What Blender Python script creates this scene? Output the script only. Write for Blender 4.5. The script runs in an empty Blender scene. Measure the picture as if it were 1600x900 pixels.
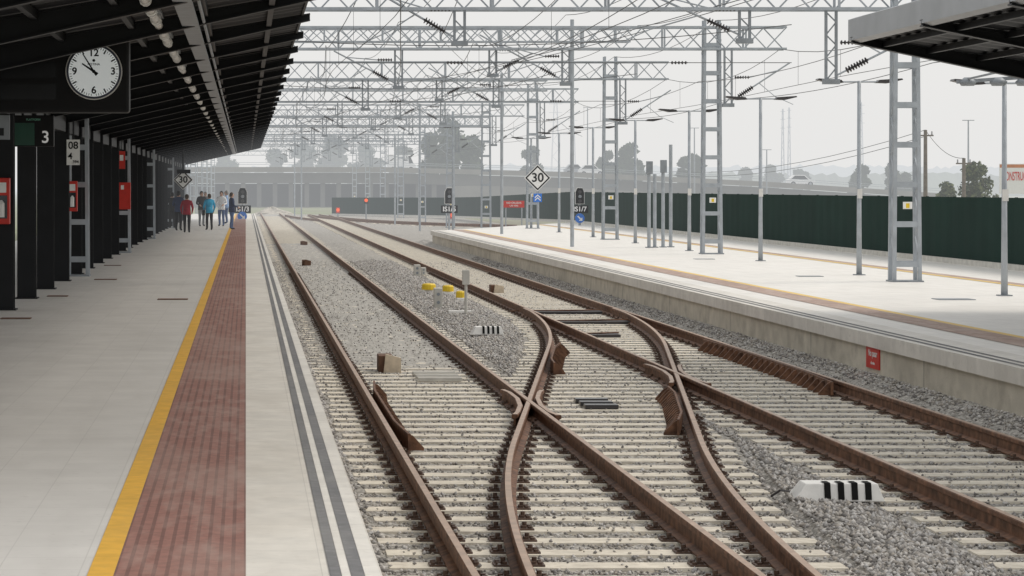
import bpy, math, random, bmesh
import numpy as np
from mathutils import Vector, Matrix
random.seed(7); rng=np.random.default_rng(7)
F=4000.; PX=384.; PY=293.; H=2.35; PZ=.5
def X(px,Y): return (px-PX)*Y/F
def Z(py,Y): return H-(py-PY)*Y/F
sc=bpy.context.scene; col=sc.collection
OFF={}
# ------------------------------------------------------------------ mesh builder
class MB:
    def __init__(s): s.v=[];s.f=[];s.m=[];s.cur=0
    def add(s,vs,fs):
        n=len(s.v); s.v+=[tuple(v) for v in vs]; s.f+=[tuple(i+n for i in f) for f in fs]; s.m+=[s.cur]*len(fs); return s
    def box(s,x0,x1,y0,y1,z0,z1):
        return s.add([(x0,y0,z0),(x1,y0,z0),(x1,y1,z0),(x0,y1,z0),(x0,y0,z1),(x1,y0,z1),(x1,y1,z1),(x0,y1,z1)],
          [(0,3,2,1),(4,5,6,7),(0,1,5,4),(1,2,6,5),(2,3,7,6),(3,0,4,7)])
    def bar(s,p,q,w,h=None):
        h=h or w; p=Vector(p);q=Vector(q);d=(q-p).normalized()
        up=Vector((0,0,1)) if abs(d.z)<.95 else Vector((0,1,0))
        a=d.cross(up).normalized()*w/2; b=a.cross(d).normalized()*h/2
        vs=[p-a-b,p+a-b,p+a+b,p-a+b,q-a-b,q+a-b,q+a+b,q-a+b]
        return s.add(vs,[(0,3,2,1),(4,5,6,7),(0,1,5,4),(1,2,6,5),(2,3,7,6),(3,0,4,7)])
    def tube(s,pts,r,n=8):
        pts=[Vector(p) for p in pts]; rs=r if isinstance(r,(list,tuple)) else [r]*len(pts)
        vs=[];fs=[]
        for i,p in enumerate(pts):
            d=(pts[min(i+1,len(pts)-1)]-pts[max(i-1,0)])
            d=d.normalized() if d.length>1e-9 else Vector((0,0,1))
            up=Vector((0,0,1)) if abs(d.z)<.9 else Vector((0,1,0))
            a=d.cross(up).normalized(); b=a.cross(d).normalized()
            for k in range(n):
                t=2*math.pi*k/n; vs.append(p+(a*math.cos(t)+b*math.sin(t))*rs[i])
        for i in range(len(pts)-1):
            for k in range(n):
                k2=(k+1)%n; fs.append((i*n+k,i*n+k2,(i+1)*n+k2,(i+1)*n+k))
        fs.append(tuple(range(n-1,-1,-1))); L=(len(pts)-1)*n; fs.append(tuple(L+k for k in range(n)))
        return s.add(vs,fs)
    def prism(s,poly,ax,a,b):
        def P(u,w,t): return (u,t,w) if ax=='y' else ((t,u,w) if ax=='x' else (u,w,t))
        n=len(poly); vs=[P(u,w,a) for u,w in poly]+[P(u,w,b) for u,w in poly]
        fs=[tuple(range(n)),tuple(range(2*n-1,n-1,-1))]+[(i,i+n,(i+1)%n+n,(i+1)%n) for i in range(n)]
        return s.add(vs,fs)
    def build(s,name,mats,parent=None,local=False,smooth=False,loc=None):
        me=bpy.data.meshes.new(name)
        off=Vector((0,0,0))
        if parent is not None and not local: off=OFF[parent.name]
        if loc is not None: off=Vector(loc)
        vs=[(v[0]-off.x,v[1]-off.y,v[2]-off.z) for v in s.v]
        me.from_pydata(vs,[],s.f)
        if not isinstance(mats,(list,tuple)): mats=[mats]
        for m in mats: me.materials.append(m)
        if len(mats)>1: me.polygons.foreach_set('material_index',s.m)
        if smooth: me.polygons.foreach_set('use_smooth',[True]*len(me.polygons))
        me.update()
        bm=bmesh.new(); bm.from_mesh(me); bmesh.ops.recalc_face_normals(bm,faces=bm.faces); bm.to_mesh(me); bm.free()
        o=bpy.data.objects.new(name,me); col.objects.link(o)
        if parent is not None: o.parent=parent; OFF[o.name]=OFF.get(parent.name,Vector((0,0,0)))
        elif loc is not None: o.location=loc; OFF[o.name]=Vector(loc)
        else: OFF[o.name]=Vector((0,0,0))
        return o
def tag(o,label=None,cat=None,group=None,kind=None):
    if label: o['label']=label
    if cat: o['category']=cat
    if group: o['group']=group
    if kind: o['kind']=kind
    return o
def thing(name,label,cat,loc,group=None,rz=0):
    o=bpy.data.objects.new(name,None); col.objects.link(o); o.location=loc; o.rotation_euler=(0,0,rz); o.empty_display_size=.2
    OFF[o.name]=Vector(loc); return tag(o,label,cat,group)
def dup(o,parent=None):
    c=o.copy(); col.objects.link(c); c.parent=parent; OFF[c.name]=OFF.get(o.name,Vector((0,0,0)))
    for ch in list(o.children): dup(ch,c)
    return c
def bev(o,w,n=2):
    m=o.modifiers.new('bevel','BEVEL'); m.width=w; m.segments=n; m.limit_method='ANGLE'; return o
# ------------------------------------------------------------------ materials
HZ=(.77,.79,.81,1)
hg=bpy.data.node_groups.new('haze','ShaderNodeTree')  # distance haze painted into the materials, growing with world Y
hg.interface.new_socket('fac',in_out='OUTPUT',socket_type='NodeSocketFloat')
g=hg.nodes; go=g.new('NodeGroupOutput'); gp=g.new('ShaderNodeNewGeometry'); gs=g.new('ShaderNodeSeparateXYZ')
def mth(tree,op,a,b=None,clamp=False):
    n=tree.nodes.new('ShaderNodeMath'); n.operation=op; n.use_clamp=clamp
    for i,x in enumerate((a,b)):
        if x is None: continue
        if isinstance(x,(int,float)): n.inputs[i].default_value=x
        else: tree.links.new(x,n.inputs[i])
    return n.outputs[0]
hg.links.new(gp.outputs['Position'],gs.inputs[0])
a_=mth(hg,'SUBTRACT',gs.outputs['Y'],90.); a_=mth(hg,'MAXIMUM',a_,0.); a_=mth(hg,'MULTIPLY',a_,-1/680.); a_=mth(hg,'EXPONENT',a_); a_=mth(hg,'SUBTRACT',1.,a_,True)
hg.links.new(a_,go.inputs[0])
def mat(name,c,rough=.6,metal=0.,var=.12,scale=6.,bump=0.,bscale=40.,c2=None,custom=None,spec=.5,glow=0.):
    m=bpy.data.materials.new(name); m.use_nodes=True; t=m.node_tree; N=t.nodes; L=t.links
    b=N['Principled BSDF']; out=N['Material Output']
    geo=N.new('ShaderNodeNewGeometry'); pos=geo.outputs['Position']
    b.inputs['Roughness'].default_value=rough; b.inputs['Metallic'].default_value=metal
    b.inputs['Specular IOR Level'].default_value=spec
    if glow: b.inputs['Emission Color'].default_value=(*c,1); b.inputs['Emission Strength'].default_value=glow
    nz=N.new('ShaderNodeTexNoise'); nz.inputs['Scale'].default_value=scale; nz.inputs['Detail'].default_value=5; L.new(pos,nz.inputs['Vector'])
    rp=N.new('ShaderNodeValToRGB'); L.new(nz.outputs['Fac'],rp.inputs[0])
    ca=[max(0,x*(1-var)) for x in c]+[1]; cb=[min(1,x*(1+var)) for x in (c2 or c)]+[1]
    rp.color_ramp.elements[0].position=.32; rp.color_ramp.elements[0].color=ca
    rp.color_ramp.elements[1].position=.68; rp.color_ramp.elements[1].color=cb
    colr=rp.outputs[0]
    if custom: colr=custom(t,pos,colr,b,geo)
    L.new(colr,b.inputs['Base Color'])
    if bump>0:
        n2=N.new('ShaderNodeTexNoise'); n2.inputs['Scale'].default_value=bscale; n2.inputs['Detail'].default_value=4; L.new(pos,n2.inputs['Vector'])
        bp=N.new('ShaderNodeBump'); bp.inputs['Strength'].default_value=bump; bp.inputs['Distance'].default_value=.02
        L.new(n2.outputs['Fac'],bp.inputs['Height']); 
        if not b.inputs['Normal'].is_linked: L.new(bp.outputs[0],b.inputs['Normal'])
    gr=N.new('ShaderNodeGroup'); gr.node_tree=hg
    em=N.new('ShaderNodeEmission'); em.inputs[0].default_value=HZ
    mx=N.new('ShaderNodeMixShader'); L.new(gr.outputs[0],mx.inputs[0]); L.new(b.outputs[0],mx.inputs[1]); L.new(em.outputs[0],mx.inputs[2]); L.new(mx.outputs[0],out.inputs[0])  # sky-coloured emission blended over the surface as painted haze
    try: m.cycles.emission_sampling='NONE'
    except Exception: pass
    return m
def mixc(t,fac,a,b,mode='MIX'):
    n=t.nodes.new('ShaderNodeMix'); n.data_type='RGBA'; n.blend_type=mode
    if isinstance(fac,(int,float)): n.inputs[0].default_value=fac
    else: t.links.new(fac,n.inputs[0])
    for i,x in ((6,a),(7,b)):
        if isinstance(x,tuple): n.inputs[i].default_value=x
        else: t.links.new(x,n.inputs[i])
    return n.outputs[2]
def noise(t,pos,scale,detail=4,lo=.4,hi=.6,stretch=None):
    v=pos
    if stretch:
        mp=t.nodes.new('ShaderNodeMapping'); mp.inputs['Scale'].default_value=stretch; t.links.new(pos,mp.inputs[0]); v=mp.outputs[0]
    n=t.nodes.new('ShaderNodeTexNoise'); n.inputs['Scale'].default_value=scale; n.inputs['Detail'].default_value=detail; t.links.new(v,n.inputs['Vector'])
    r=t.nodes.new('ShaderNodeMapRange'); r.inputs[1].default_value=lo; r.inputs[2].default_value=hi; t.links.new(n.outputs['Fac'],r.inputs[0]); return r.outputs[0]
def tiles(w,h,mortar,dark,offset=0.,stainc=(.25,.24,.22,1),stain=.3,vary=.07):
    def f(t,pos,colr,b,geo):
        br=t.nodes.new('ShaderNodeTexBrick'); br.offset=offset; br.squash=1
        br.inputs['Scale'].default_value=1; br.inputs['Brick Width'].default_value=w; br.inputs['Row Height'].default_value=h
        br.inputs['Mortar Size'].default_value=mortar; br.inputs['Mortar Smooth'].default_value=.2
        br.inputs['Color1'].default_value=(1-vary,1-vary,1-vary,1); br.inputs['Color2'].default_value=(1,1,1,1); br.inputs['Mortar'].default_value=(dark,dark,dark,1)
        t.links.new(pos,br.inputs['Vector'])
        c=mixc(t,1.,colr,br.outputs['Color'],'MULTIPLY')
        s=noise(t,pos,.7,6,.48,.75)
        s=mth(t,'MULTIPLY',s,stain); c=mixc(t,s,c,stainc)
        s2=noise(t,pos,14,3,.60,.75); s2=mth(t,'MULTIPLY',s2,.35); c=mixc(t,s2,c,stainc)
        s3=noise(t,pos,2.2,6,.5,.68,(1.6,.35,1)); s3=mth(t,'MULTIPLY',s3,stain*.6); c=mixc(t,s3,c,stainc)
        return c
    return f
def streaks(t,pos,colr,b,geo):
    s=noise(t,pos,1.,6,.42,.7,(.5,.35,.6)); s=mth(t,'MULTIPLY',s,.4)
    c=mixc(t,s,colr,(.30,.27,.22,1))
    s=noise(t,pos,5,6,.5,.7,(1,.5,.6)); s=mth(t,'MULTIPLY',s,.4); c=mixc(t,s,c,(.25,.22,.18,1))
    br=t.nodes.new('ShaderNodeSeparateXYZ'); t.links.new(pos,br.inputs[0])
    md=mth(t,'FRACT',mth(t,'MULTIPLY',br.outputs['Y'],1/6.)); j=mth(t,'LESS_THAN',md,.004); return mixc(t,j,c,(.16,.15,.13,1))
def tact(x0,pitch,hi=(.36,.265,.225,1),lo=(.10,.05,.042,1),amt=.6):
    def f(t,pos,colr,b,geo):
        sp=t.nodes.new('ShaderNodeSeparateXYZ'); t.links.new(pos,sp.inputs[0])
        fx=mth(t,'FRACT',mth(t,'MULTIPLY',mth(t,'SUBTRACT',sp.outputs['X'],x0),1/pitch))
        d=mth(t,'GREATER_THAN',mth(t,'ABSOLUTE',mth(t,'SUBTRACT',fx,.5)),.34)
        c=mixc(t,mth(t,'MULTIPLY',d,amt),colr,lo)
        s=noise(t,pos,9,6,.46,.68,(1.,.25,1)); c=mixc(t,mth(t,'MULTIPLY',s,.4),c,hi)
        s=noise(t,pos,1.3,5,.46,.68,(1.,.3,1)); c=mixc(t,mth(t,'MULTIPLY',s,.35),c,hi)
        bp=t.nodes.new('ShaderNodeBump'); bp.inputs['Strength'].default_value=.5; bp.inputs['Distance'].default_value=.006; bp.invert=True
        t.links.new(d,bp.inputs['Height']); t.links.new(bp.outputs[0],b.inputs['Normal'])
        return c
    return f
def ballastf(t,pos,colr,b,geo):
    vo=t.nodes.new('ShaderNodeTexVoronoi'); vo.inputs['Scale'].default_value=23; t.links.new(pos,vo.inputs['Vector'])
    sp=t.nodes.new('ShaderNodeSeparateColor'); t.links.new(vo.outputs['Color'],sp.inputs[0])
    r=t.nodes.new('ShaderNodeValToRGB'); t.links.new(sp.outputs[0],r.inputs[0])
    e=r.color_ramp.elements; e[0].color=(.28,.265,.24,1); e[1].color=(.62,.59,.54,1)
    m=e.new(.5); m.color=(.45,.43,.395,1)
    edge=t.nodes.new('ShaderNodeMapRange'); edge.inputs[1].default_value=.3; edge.inputs[2].default_value=.65; t.links.new(vo.outputs['Distance'],edge.inputs[0])
    c=mixc(t,mth(t,'MULTIPLY',edge.outputs[0],.45),r.outputs[0],(.15,.14,.12,1))
    s=t.nodes.new('ShaderNodeSeparateXYZ'); t.links.new(pos,s.inputs[0])
    mx=mth(t,'LESS_THAN',s.outputs['X'],3.35); my=t.nodes.new('ShaderNodeMapRange'); my.inputs[1].default_value=30; my.inputs[2].default_value=38; t.links.new(s.outputs['Y'],my.inputs[0])
    mx2=mth(t,'GREATER_THAN',s.outputs['X'],1.2)
    d=mth(t,'MULTIPLY',mth(t,'MULTIPLY',mx,mx2),my.outputs[0]); nn=noise(t,pos,5,5,.3,.55); d=mth(t,'MULTIPLY',d,mth(t,'MULTIPLY',nn,.9))
    c=mixc(t,d,c,(.50,.485,.45,1))
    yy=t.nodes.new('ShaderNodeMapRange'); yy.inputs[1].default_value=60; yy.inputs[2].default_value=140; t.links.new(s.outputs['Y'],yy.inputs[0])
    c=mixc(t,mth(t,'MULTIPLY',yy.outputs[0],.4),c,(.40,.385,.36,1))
    bp=t.nodes.new('ShaderNodeBump'); bp.inputs['Strength'].default_value=.8; bp.inputs['Distance'].default_value=.03; bp.invert=True
    t.links.new(vo.outputs['Distance'],bp.inputs['Height']); t.links.new(bp.outputs[0],b.inputs['Normal'])
    return c
def stonef(t,pos,colr,b,geo):
    r=t.nodes.new('ShaderNodeValToRGB'); t.links.new(geo.outputs['Random Per Island'],r.inputs[0])
    e=r.color_ramp.elements; e[0].color=(.17,.16,.15,1); e[1].color=(.68,.65,.61,1)
    for p,c in ((.25,(.31,.295,.285,1)),(.5,(.44,.40,.35,1)),(.75,(.50,.49,.48,1))):
        m=e.new(p); m.color=c
    return mixc(t,.35,r.outputs[0],colr,'MULTIPLY')
def leaff(dark,light):
    def f(t,pos,colr,b,geo):
        r=t.nodes.new('ShaderNodeValToRGB'); t.links.new(geo.outputs['Random Per Island'],r.inputs[0])
        e=r.color_ramp.elements; e[0].color=dark; e[1].color=light
        return r.outputs[0]
    return f
M={}
M['pave']=mat('grey paving',(.68,.665,.635),.42,var=.05,scale=2,custom=tiles(.4,.4,.004,.84,stain=.28,stainc=(.46,.44,.41,1),vary=.05))
M['pave_r']=mat('cream paving',(.83,.81,.765),.5,var=.04,scale=2,custom=tiles(.4,.4,.006,.84,stain=.2,stainc=(.60,.575,.52,1),vary=.05))
M['slab']=mat('edge slab concrete',(.70,.67,.61),.6,var=.08,scale=5,custom=tiles(.365,1.,.003,.78,stain=.42,stainc=(.50,.455,.39,1)))
M['slab_r']=mat('far edge slab concrete',(.76,.735,.68),.6,var=.08,scale=5,custom=tiles(.4,1.,.004,.7,stain=.3,stainc=(.48,.455,.40,1)))
M['tactile']=mat('red tactile tile',(.25,.122,.097),.75,var=.15,scale=14,custom=tact(-.63,.063))
M['tactile_r']=mat('red tactile tile far',(.42,.30,.25),.75,var=.15,scale=9,custom=tact(9.,.06,(.60,.51,.45,1),(.25,.17,.14,1),.3))
M['yellow']=mat('yellow line paint',(.70,.40,.055),.6,var=.1,scale=8,custom=tiles(.4,.4,.004,.85,stain=.25,stainc=(.5,.33,.12,1)))
M['yellow_r']=mat('faded yellow line',(.78,.55,.16),.6,var=.1,scale=8)
M['greystripe']=mat('dark edge stripe',(.16,.16,.165),.7,var=.15,scale=12,custom=tiles(.4,1.,.006,.8,stain=.35,stainc=(.36,.35,.33,1)))
M['wall']=mat('stained concrete',(.64,.595,.50),.85,var=.10,scale=4,bump=.2,custom=streaks)
M['conc']=mat('concrete',(.58,.565,.52),.8,var=.12,scale=5,bump=.15)
M['sleeper']=mat('sleeper concrete',(.74,.685,.58),.8,var=.12,scale=7,bump=.2,bscale=60,custom=lambda t,p,c,b,g: mixc(t,mth(t,'MULTIPLY',noise(t,p,11,5,.48,.72),.55),c,(.48,.42,.34,1)))
M['ballast']=mat('ballast bed',(.25,.245,.235),.9,custom=ballastf)
M['stone']=mat('ballast stone',(.85,.85,.85),.85,var=.15,scale=60,custom=stonef)
M['rust']=mat('rusty rail steel',(.115,.056,.032),.65,metal=.0,var=.35,scale=10,bump=.15,c2=(.175,.088,.05),spec=.35)
M['railtop']=mat('rail running surface',(.40,.28,.20),.45,metal=.1,var=.2,scale=6)
M['clip']=mat('rail clip steel',(.10,.06,.042),.6,metal=.1,var=.3,scale=30)
M['galv']=mat('galvanised steel',(.40,.435,.47),.5,metal=.15,var=.12,scale=4)
M['galvd']=mat('grey galvanised steel',(.28,.305,.33),.5,metal=.15,var=.12,scale=4)
M['dark']=mat('dark canopy steel',(.010,.011,.013),.5,metal=.1,var=.15,scale=3,spec=.3)
M['roof']=mat('dark roof sheet',(.018,.019,.022),.55,metal=.1,var=.15,scale=2,spec=.3)
M['fascia']=mat('grey fascia sheet',(.36,.375,.39),.45,metal=.2,var=.08,scale=2)
M['black']=mat('black plastic',(.008,.008,.009),.5,var=.1,spec=.25)
M['blackpaint']=mat('black paint',(.012,.012,.012),.8,var=.1,spec=.15)
M['panel']=mat('dark display glass',(.015,.016,.018),.25,var=.1,spec=.3)
M['white']=mat('white paint',(.87,.87,.85),.5,var=.03,scale=8)
M['offwhite']=mat('dirty white paint',(.86,.85,.82),.6,var=.07,scale=8,bump=.1)
M['lamp']=mat('lamp housing',(.74,.73,.70),.4,var=.06)
M['red']=mat('red paint',(.62,.035,.022),.45,var=.08)
M['blue']=mat('blue sign',(.02,.18,.68),.4,var=.04)
M['green']=mat('dark green board',(.012,.07,.045),.4,var=.1)
M['fence']=mat('green fence mesh',(.010,.034,.027),.8,var=.10,scale=1.2,spec=.15,custom=lambda t,p,c,b,g: mixc(t,mth(t,'MULTIPLY',noise(t,p,.8,4,.3,.7,(1,1,.3)),.4),c,(.008,.022,.019,1)))
M['insul']=mat('dark insulator',(.05,.047,.05),.3,var=.1)
M['wire']=mat('copper wire',(.09,.095,.10),.5,metal=.3)
M['ymach']=mat('yellow cap',(.80,.56,.03),.45,var=.05)
M['wood']=mat('cream plywood',(.64,.54,.41),.7,var=.15,scale=12)
M['brown']=mat('brown wood',(.15,.08,.05),.8,var=.2,scale=10)
M['pole']=mat('weathered timber pole',(.16,.13,.10),.85,var=.2,scale=5)
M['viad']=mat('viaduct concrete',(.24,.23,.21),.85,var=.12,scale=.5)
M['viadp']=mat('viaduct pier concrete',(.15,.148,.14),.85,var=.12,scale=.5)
M['viad_shade']=mat('viaduct painted shade',(.06,.06,.06),.9,var=.15,scale=.4)  # near-black tone: darkness below the deck put into the colour
M['ground']=mat('dry ground',(.30,.27,.2),.95,var=.25,scale=.08,c2=(.2,.24,.13))
M['hill']=mat('far hill scrub',(.10,.13,.08),.95,var=.3,scale=.02)
M['bark']=mat('bark',(.09,.07,.05),.9,var=.2)
M['leaf']=mat('foliage',(.06,.09,.04),.8,custom=leaff((.015,.028,.015,1),(.07,.10,.045,1)))
M['leaf2']=mat('olive foliage',(.06,.09,.04),.8,custom=leaff((.03,.05,.025,1),(.15,.17,.07,1)))
M['glass']=mat('dark window glass',(.03,.035,.04),.15,var=.05)
M['tyre']=mat('tyre',(.02,.02,.02),.8)
M['carwhite']=mat('white car paint',(.85,.85,.85),.3)
M['cargrey']=mat('silver car paint',(.4,.42,.44),.3,metal=.3)
M['amber']=mat('orange red lens',(.95,.12,.02),.3,glow=.6)
M['heap']=mat('pale gravel heap',(.44,.41,.36),.95,var=.2,scale=3,bump=.4,bscale=8)
M['build']=mat('pale building wall',(.55,.56,.55),.8,var=.08,scale=.5)
# ------------------------------------------------------------------ text
def text(s,size,m,parent,loc,rz=0.,name='lettering',sx=1.,bold=.012):
    cu=bpy.data.curves.new('t','FONT'); cu.body=s; cu.size=size; cu.extrude=.001; cu.align_x='CENTER'; cu.align_y='CENTER'; cu.offset=size*bold
    to=bpy.data.objects.new('t',cu); col.objects.link(to)
    bpy.context.view_layer.update()
    me=bpy.data.meshes.new_from_object(to.evaluated_get(bpy.context.evaluated_depsgraph_get()))
    bpy.data.objects.remove(to); me.materials.clear(); me.materials.append(m)
    o=bpy.data.objects.new(name,me); col.objects.link(o); o.parent=parent
    off=OFF[parent.name]; o.location=(loc[0]-off.x,loc[1]-off.y,loc[2]-off.z); o.rotation_euler=(math.pi/2,0,rz); o.scale=(sx,1,1)
    OFF[o.name]=off; return o
def disc(mb,x,y,z,r,n=32,t=.01):
    mb.prism([(x+r*math.cos(2*math.pi*k/n),z+r*math.sin(2*math.pi*k/n)) for k in range(n)],'y',y,y+t)
# ------------------------------------------------------------------ track geometry
AL,AR,BL,BR=1.393,3.13,5.48,7.22
def c3(Y):
    if Y<=16: return 1.76-.05*(16-Y)
    if Y<=24: u=Y-16; return 1.76+.05*u+.091/16*u*u
    x24=1.76+.4+.364
    if Y<=38: return x24+.141*(Y-24)
    x38=x24+.141*14; u=min(Y,52.)-38; 
    return x38+.141*u-.141/28*u*u
def c4(Y): return c3(Y)+1.74
def c3e(Y): return min(c3(Y),BL-.045)
def c4e(Y): return min(c4(Y),BR-.045)
PROF=[(-.066,-.16),(.066,-.16),(.066,-.148),(.011,-.13),(.009,-.05),(.031,-.038),(.031,-.008),(.024,0),(-.024,0),(-.031,-.008),(-.031,-.038),(-.009,-.05),(-.011,-.13),(-.066,-.148)]
def sweep(mb,path,prof=PROF,z=0.,topidx=(7,)):
    n=len(prof); base=len(mb.v)
    for i,(x,y) in enumerate(path):
        x2,y2=path[min(i+1,len(path)-1)]; x1,y1=path[max(i-1,0)]
        dx,dy=x2-x1,y2-y1; l=math.hypot(dx,dy); nx,ny=dy/l,-dx/l
        for (u,w) in prof: mb.v.append((x+nx*u,y+ny*u,w+z))
    for i in range(len(path)-1):
        for k in range(n):
            k2=(k+1)%n
            mb.f.append((base+i*n+k,base+i*n+k2,base+(i+1)*n+k2,base+(i+1)*n+k)); mb.m.append(1 if k in topidx else 0)
    mb.f.append(tuple(base+k for k in range(n))); mb.m.append(0)
    mb.f.append(tuple(base+(len(path)-1)*n+k for k in range(n))); mb.m.append(0)
def rail(label,path,z=0.,name='rail'):
    mb=MB(); sweep(mb,path,z=z)
    return tag(mb.build(name,[M['rust'],M['railtop']]),label,'rail')
ys=lambda a,b,s: list(np.arange(a,b,s))+[b]
rail('straight rusty rail nearest the left platform edge',[(AL,y) for y in ys(6,238,20)])
rail('straight rusty rail second from the left platform crossing the curved rail',[(AR,y) for y in ys(6,238,20)])
rail('straight rusty rail of the right track, farther from the right platform',[(BL,y) for y in ys(6,226,20)])
rail('straight rusty rail running right along the right platform wall',[(BR,y) for y in ys(6,222,20)])
rail('curved rusty crossover rail bending left through the centre of the picture',[(c3e(y),y) for y in ys(9,50,.5)],z=-.003)
rail('curved rusty crossover rail bending left on the right side of the crossover',[(c4e(y),y) for y in ys(9,50,.5)],z=-.003)
def cat(pts,n=40):
    P=[pts[0]]+pts+[pts[-1]]; out=[]
    for i in range(1,len(P)-2):
        for k in range(n//(len(pts)-1)):
            t=k/(n//(len(pts)-1)); p0,p1,p2,p3=[np.array(q,float) for q in P[i-1:i+3]]
            out.append(tuple(.5*((2*p1)+(-p0+p2)*t+(2*p0-5*p1+4*p2-p3)*t*t+(-p0+3*p1-3*p2+p3)*t**3)))
    out.append(tuple(pts[-1])); return out
tc=cat([(5.6,226),(6.3,208),(8.2,188),(11.5,172),(16.2,160)])
rail('far rusty rail curving right behind the end of the right platform, nearer one',tc,z=-.004)
rail('far rusty rail curving right behind the end of the right platform, farther one',[(x+.9,y+1.6) for x,y in tc],z=-.004)
tc2=cat([(3.4,222),(4.2,205),(5.4,190)])
rail('short far rusty rail linking the two straight tracks',tc2,z=-.004)
def wings(xr,which,desc):
    Yc=next(y for y in np.arange(14,50,.02) if which(y)>=xr)
    a=[(xr-.12,Yc+1.7),(xr-.08,Yc+1.3),(xr-.08,Yc+.45),(which(Yc-.5)-.08,Yc-.5),(which(Yc-1.3)-.08,Yc-1.3),(which(Yc-1.6)-.10,Yc-1.6)]
    b=[(which(Yc+1.6)+.10,Yc+1.6),(which(Yc+1.3)+.08,Yc+1.3),(which(Yc+.5)+.08,Yc+.5),(xr+.08,Yc-.45),(xr+.08,Yc-1.3),(xr+.12,Yc-1.7)]
    rail('left wing rail of the '+desc,a,z=-.014,name='wing_rail'); rail('right wing rail of the '+desc,b,z=-.014,name='wing_rail')
    return Yc
wings(AR,c3,'rail crossing in the middle of the picture'); wings(BL,c4,'rail crossing farther right')
def check(label,pathf,side,y0,y1,pitch=.3,fl_=.06):
    t=thing('check_rail',label,'check rail',(pathf((y0+y1)/2)+side*.1,(y0+y1)/2,-.16))
    n=14; path=[]
    for i in range(n+1):
        y=y0+(y1-y0)*i/n; u=abs(2*i/n-1); fl=max(0,(u-.6)/.4)*fl_
        path.append((pathf(y)+side*(.10+fl),y))
    mb=MB(); sweep(mb,path,[(-.012,-.15),(.012,-.15),(.012,.012),(-.012,.012)],topidx=(2,)); mb.build('bar',[M['rust'],M['rust']],t)
    y=y0+.1
    while y<y1:
        i=(y-y0)/(y1-y0)*n; i0=min(int(i),n-1); x=path[i0][0]+(path[i0+1][0]-path[i0][0])*(i-i0)
        b=MB(); b.prism([(x+side*.014,-.155),(x+side*.014,-.005),(x+side*.045,-.015),(x+side*.15,-.13),(x+side*.15,-.155)],'y',y-.016,y+.016)
        b.build('bracket',M['rust'],t); y+=pitch
check('check rail with triangular brackets beside the rail nearest the left platform',lambda y:AL,1,24.3,31.,.42)
check('check rail with ribbed flared end right of the curved crossover rail',c3,1,34.2,38.6,.25)
check('check rail with ribbed flared end left of the right crossover rail',c4,-1,25.8,30.2,.25)
check('long check rail with a row of brackets beside the right platform track',lambda y:BR,-1,30.8,39.5,.36)
# sleepers
cm={}
def smesh(L):
    L=round(L,1)
    if L not in cm:
        mb=MB(); a,b=0,L
        mb.add([(a,-.15,-.2),(b,-.15,-.2),(b,.15,-.2),(a,.15,-.2),(a+.03,-.132,0),(b-.03,-.132,0),(b-.03,.132,0),(a+.03,.132,0)],
             [(0,3,2,1),(4,5,6,7),(0,1,5,4),(1,2,6,5),(2,3,7,6),(3,0,4,7)])
        o=mb.build('sleeper',M['sleeper']); cm[L]=o.data; bpy.data.objects.remove(o)
    return cm[L]
mb=MB(); mb.box(-.17,.17,-.08,.08,0,.012)
for s in(-1,1):
    mb.box(min(s*.08,s*.11),max(s*.08,s*.11),-.045,.045,.012,.03)
    mb.tube([(s*.105,0,.012),(s*.105,0,.055)],.017,6); mb.tube([(s*.14,.045,.012),(s*.14,.045,.028)],.018,6); mb.tube([(s*.14,-.045,.012),(s*.14,-.045,.028)],.018,6)
o=mb.build('rail_clip',M['clip']); clipm=o.data; bpy.data.objects.remove(o)
def sleepers(Y):
    if Y<=28.6: return [(.92,min(c4(Y)+.42,4.9),0),(5.02,7.68,1)]
    if Y<=34: return [(.92,7.7,2)]
    if Y<=50: return [(.92,3.5 if Y<37 else 3.58,0),(max(3.62,min(5.02,c3(Y)-.42)),7.7,1)]
    return [(.95,3.58,0),(5.04,7.66,1)]
LAB=['pale concrete sleeper under the track along the left platform','pale concrete sleeper under the track along the right platform','long pale concrete sleeper spanning both tracks at the crossing']
GRP=['sleepers of the left track','sleepers of the right track','long sleepers at the crossing']
farS=MB(); cnt=0; y=12.3
while y<225:
    for (x0,x1,k) in sleepers(y):
        x0+=random.uniform(-.06,.06); x1=round(x1-x0,1)+x0
        zz=-.172-(.008 if (k==0 and y>36) else 0)
        if cnt<296:
            s=bpy.data.objects.new('railway_sleeper',smesh(x1-x0)); col.objects.link(s); s.location=(x0,y,zz); s.rotation_euler=(0,0,random.uniform(-.004,.004)); cnt+=1
            tag(s,LAB[k],'sleeper',GRP[k])
            rx=[AL,AR,BL,BR]+([c3e(y),c4e(y)] if y<47 else [])
            if y<75:
                for r in rx:
                    if x0+.1<r<x1-.1:
                        c=bpy.data.objects.new('rail_clip',clipm); col.objects.link(c); c.parent=s; c.location=(r-x0,0,.0)
        else: farS.box(x0,x1,y-.12,y+.12,zz-.1,zz)
    y+=.6
for i,(x,yy) in enumerate(tc[::2]): farS.bar((x-.5,yy-.8,-.22),(x+1.4,yy+2.4,-.22),.25,.1)
tag(farS.build('railway_sleepers',M['sleeper']),'far concrete sleepers of both tracks fading into the distance','sleepers',kind='stuff')
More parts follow.
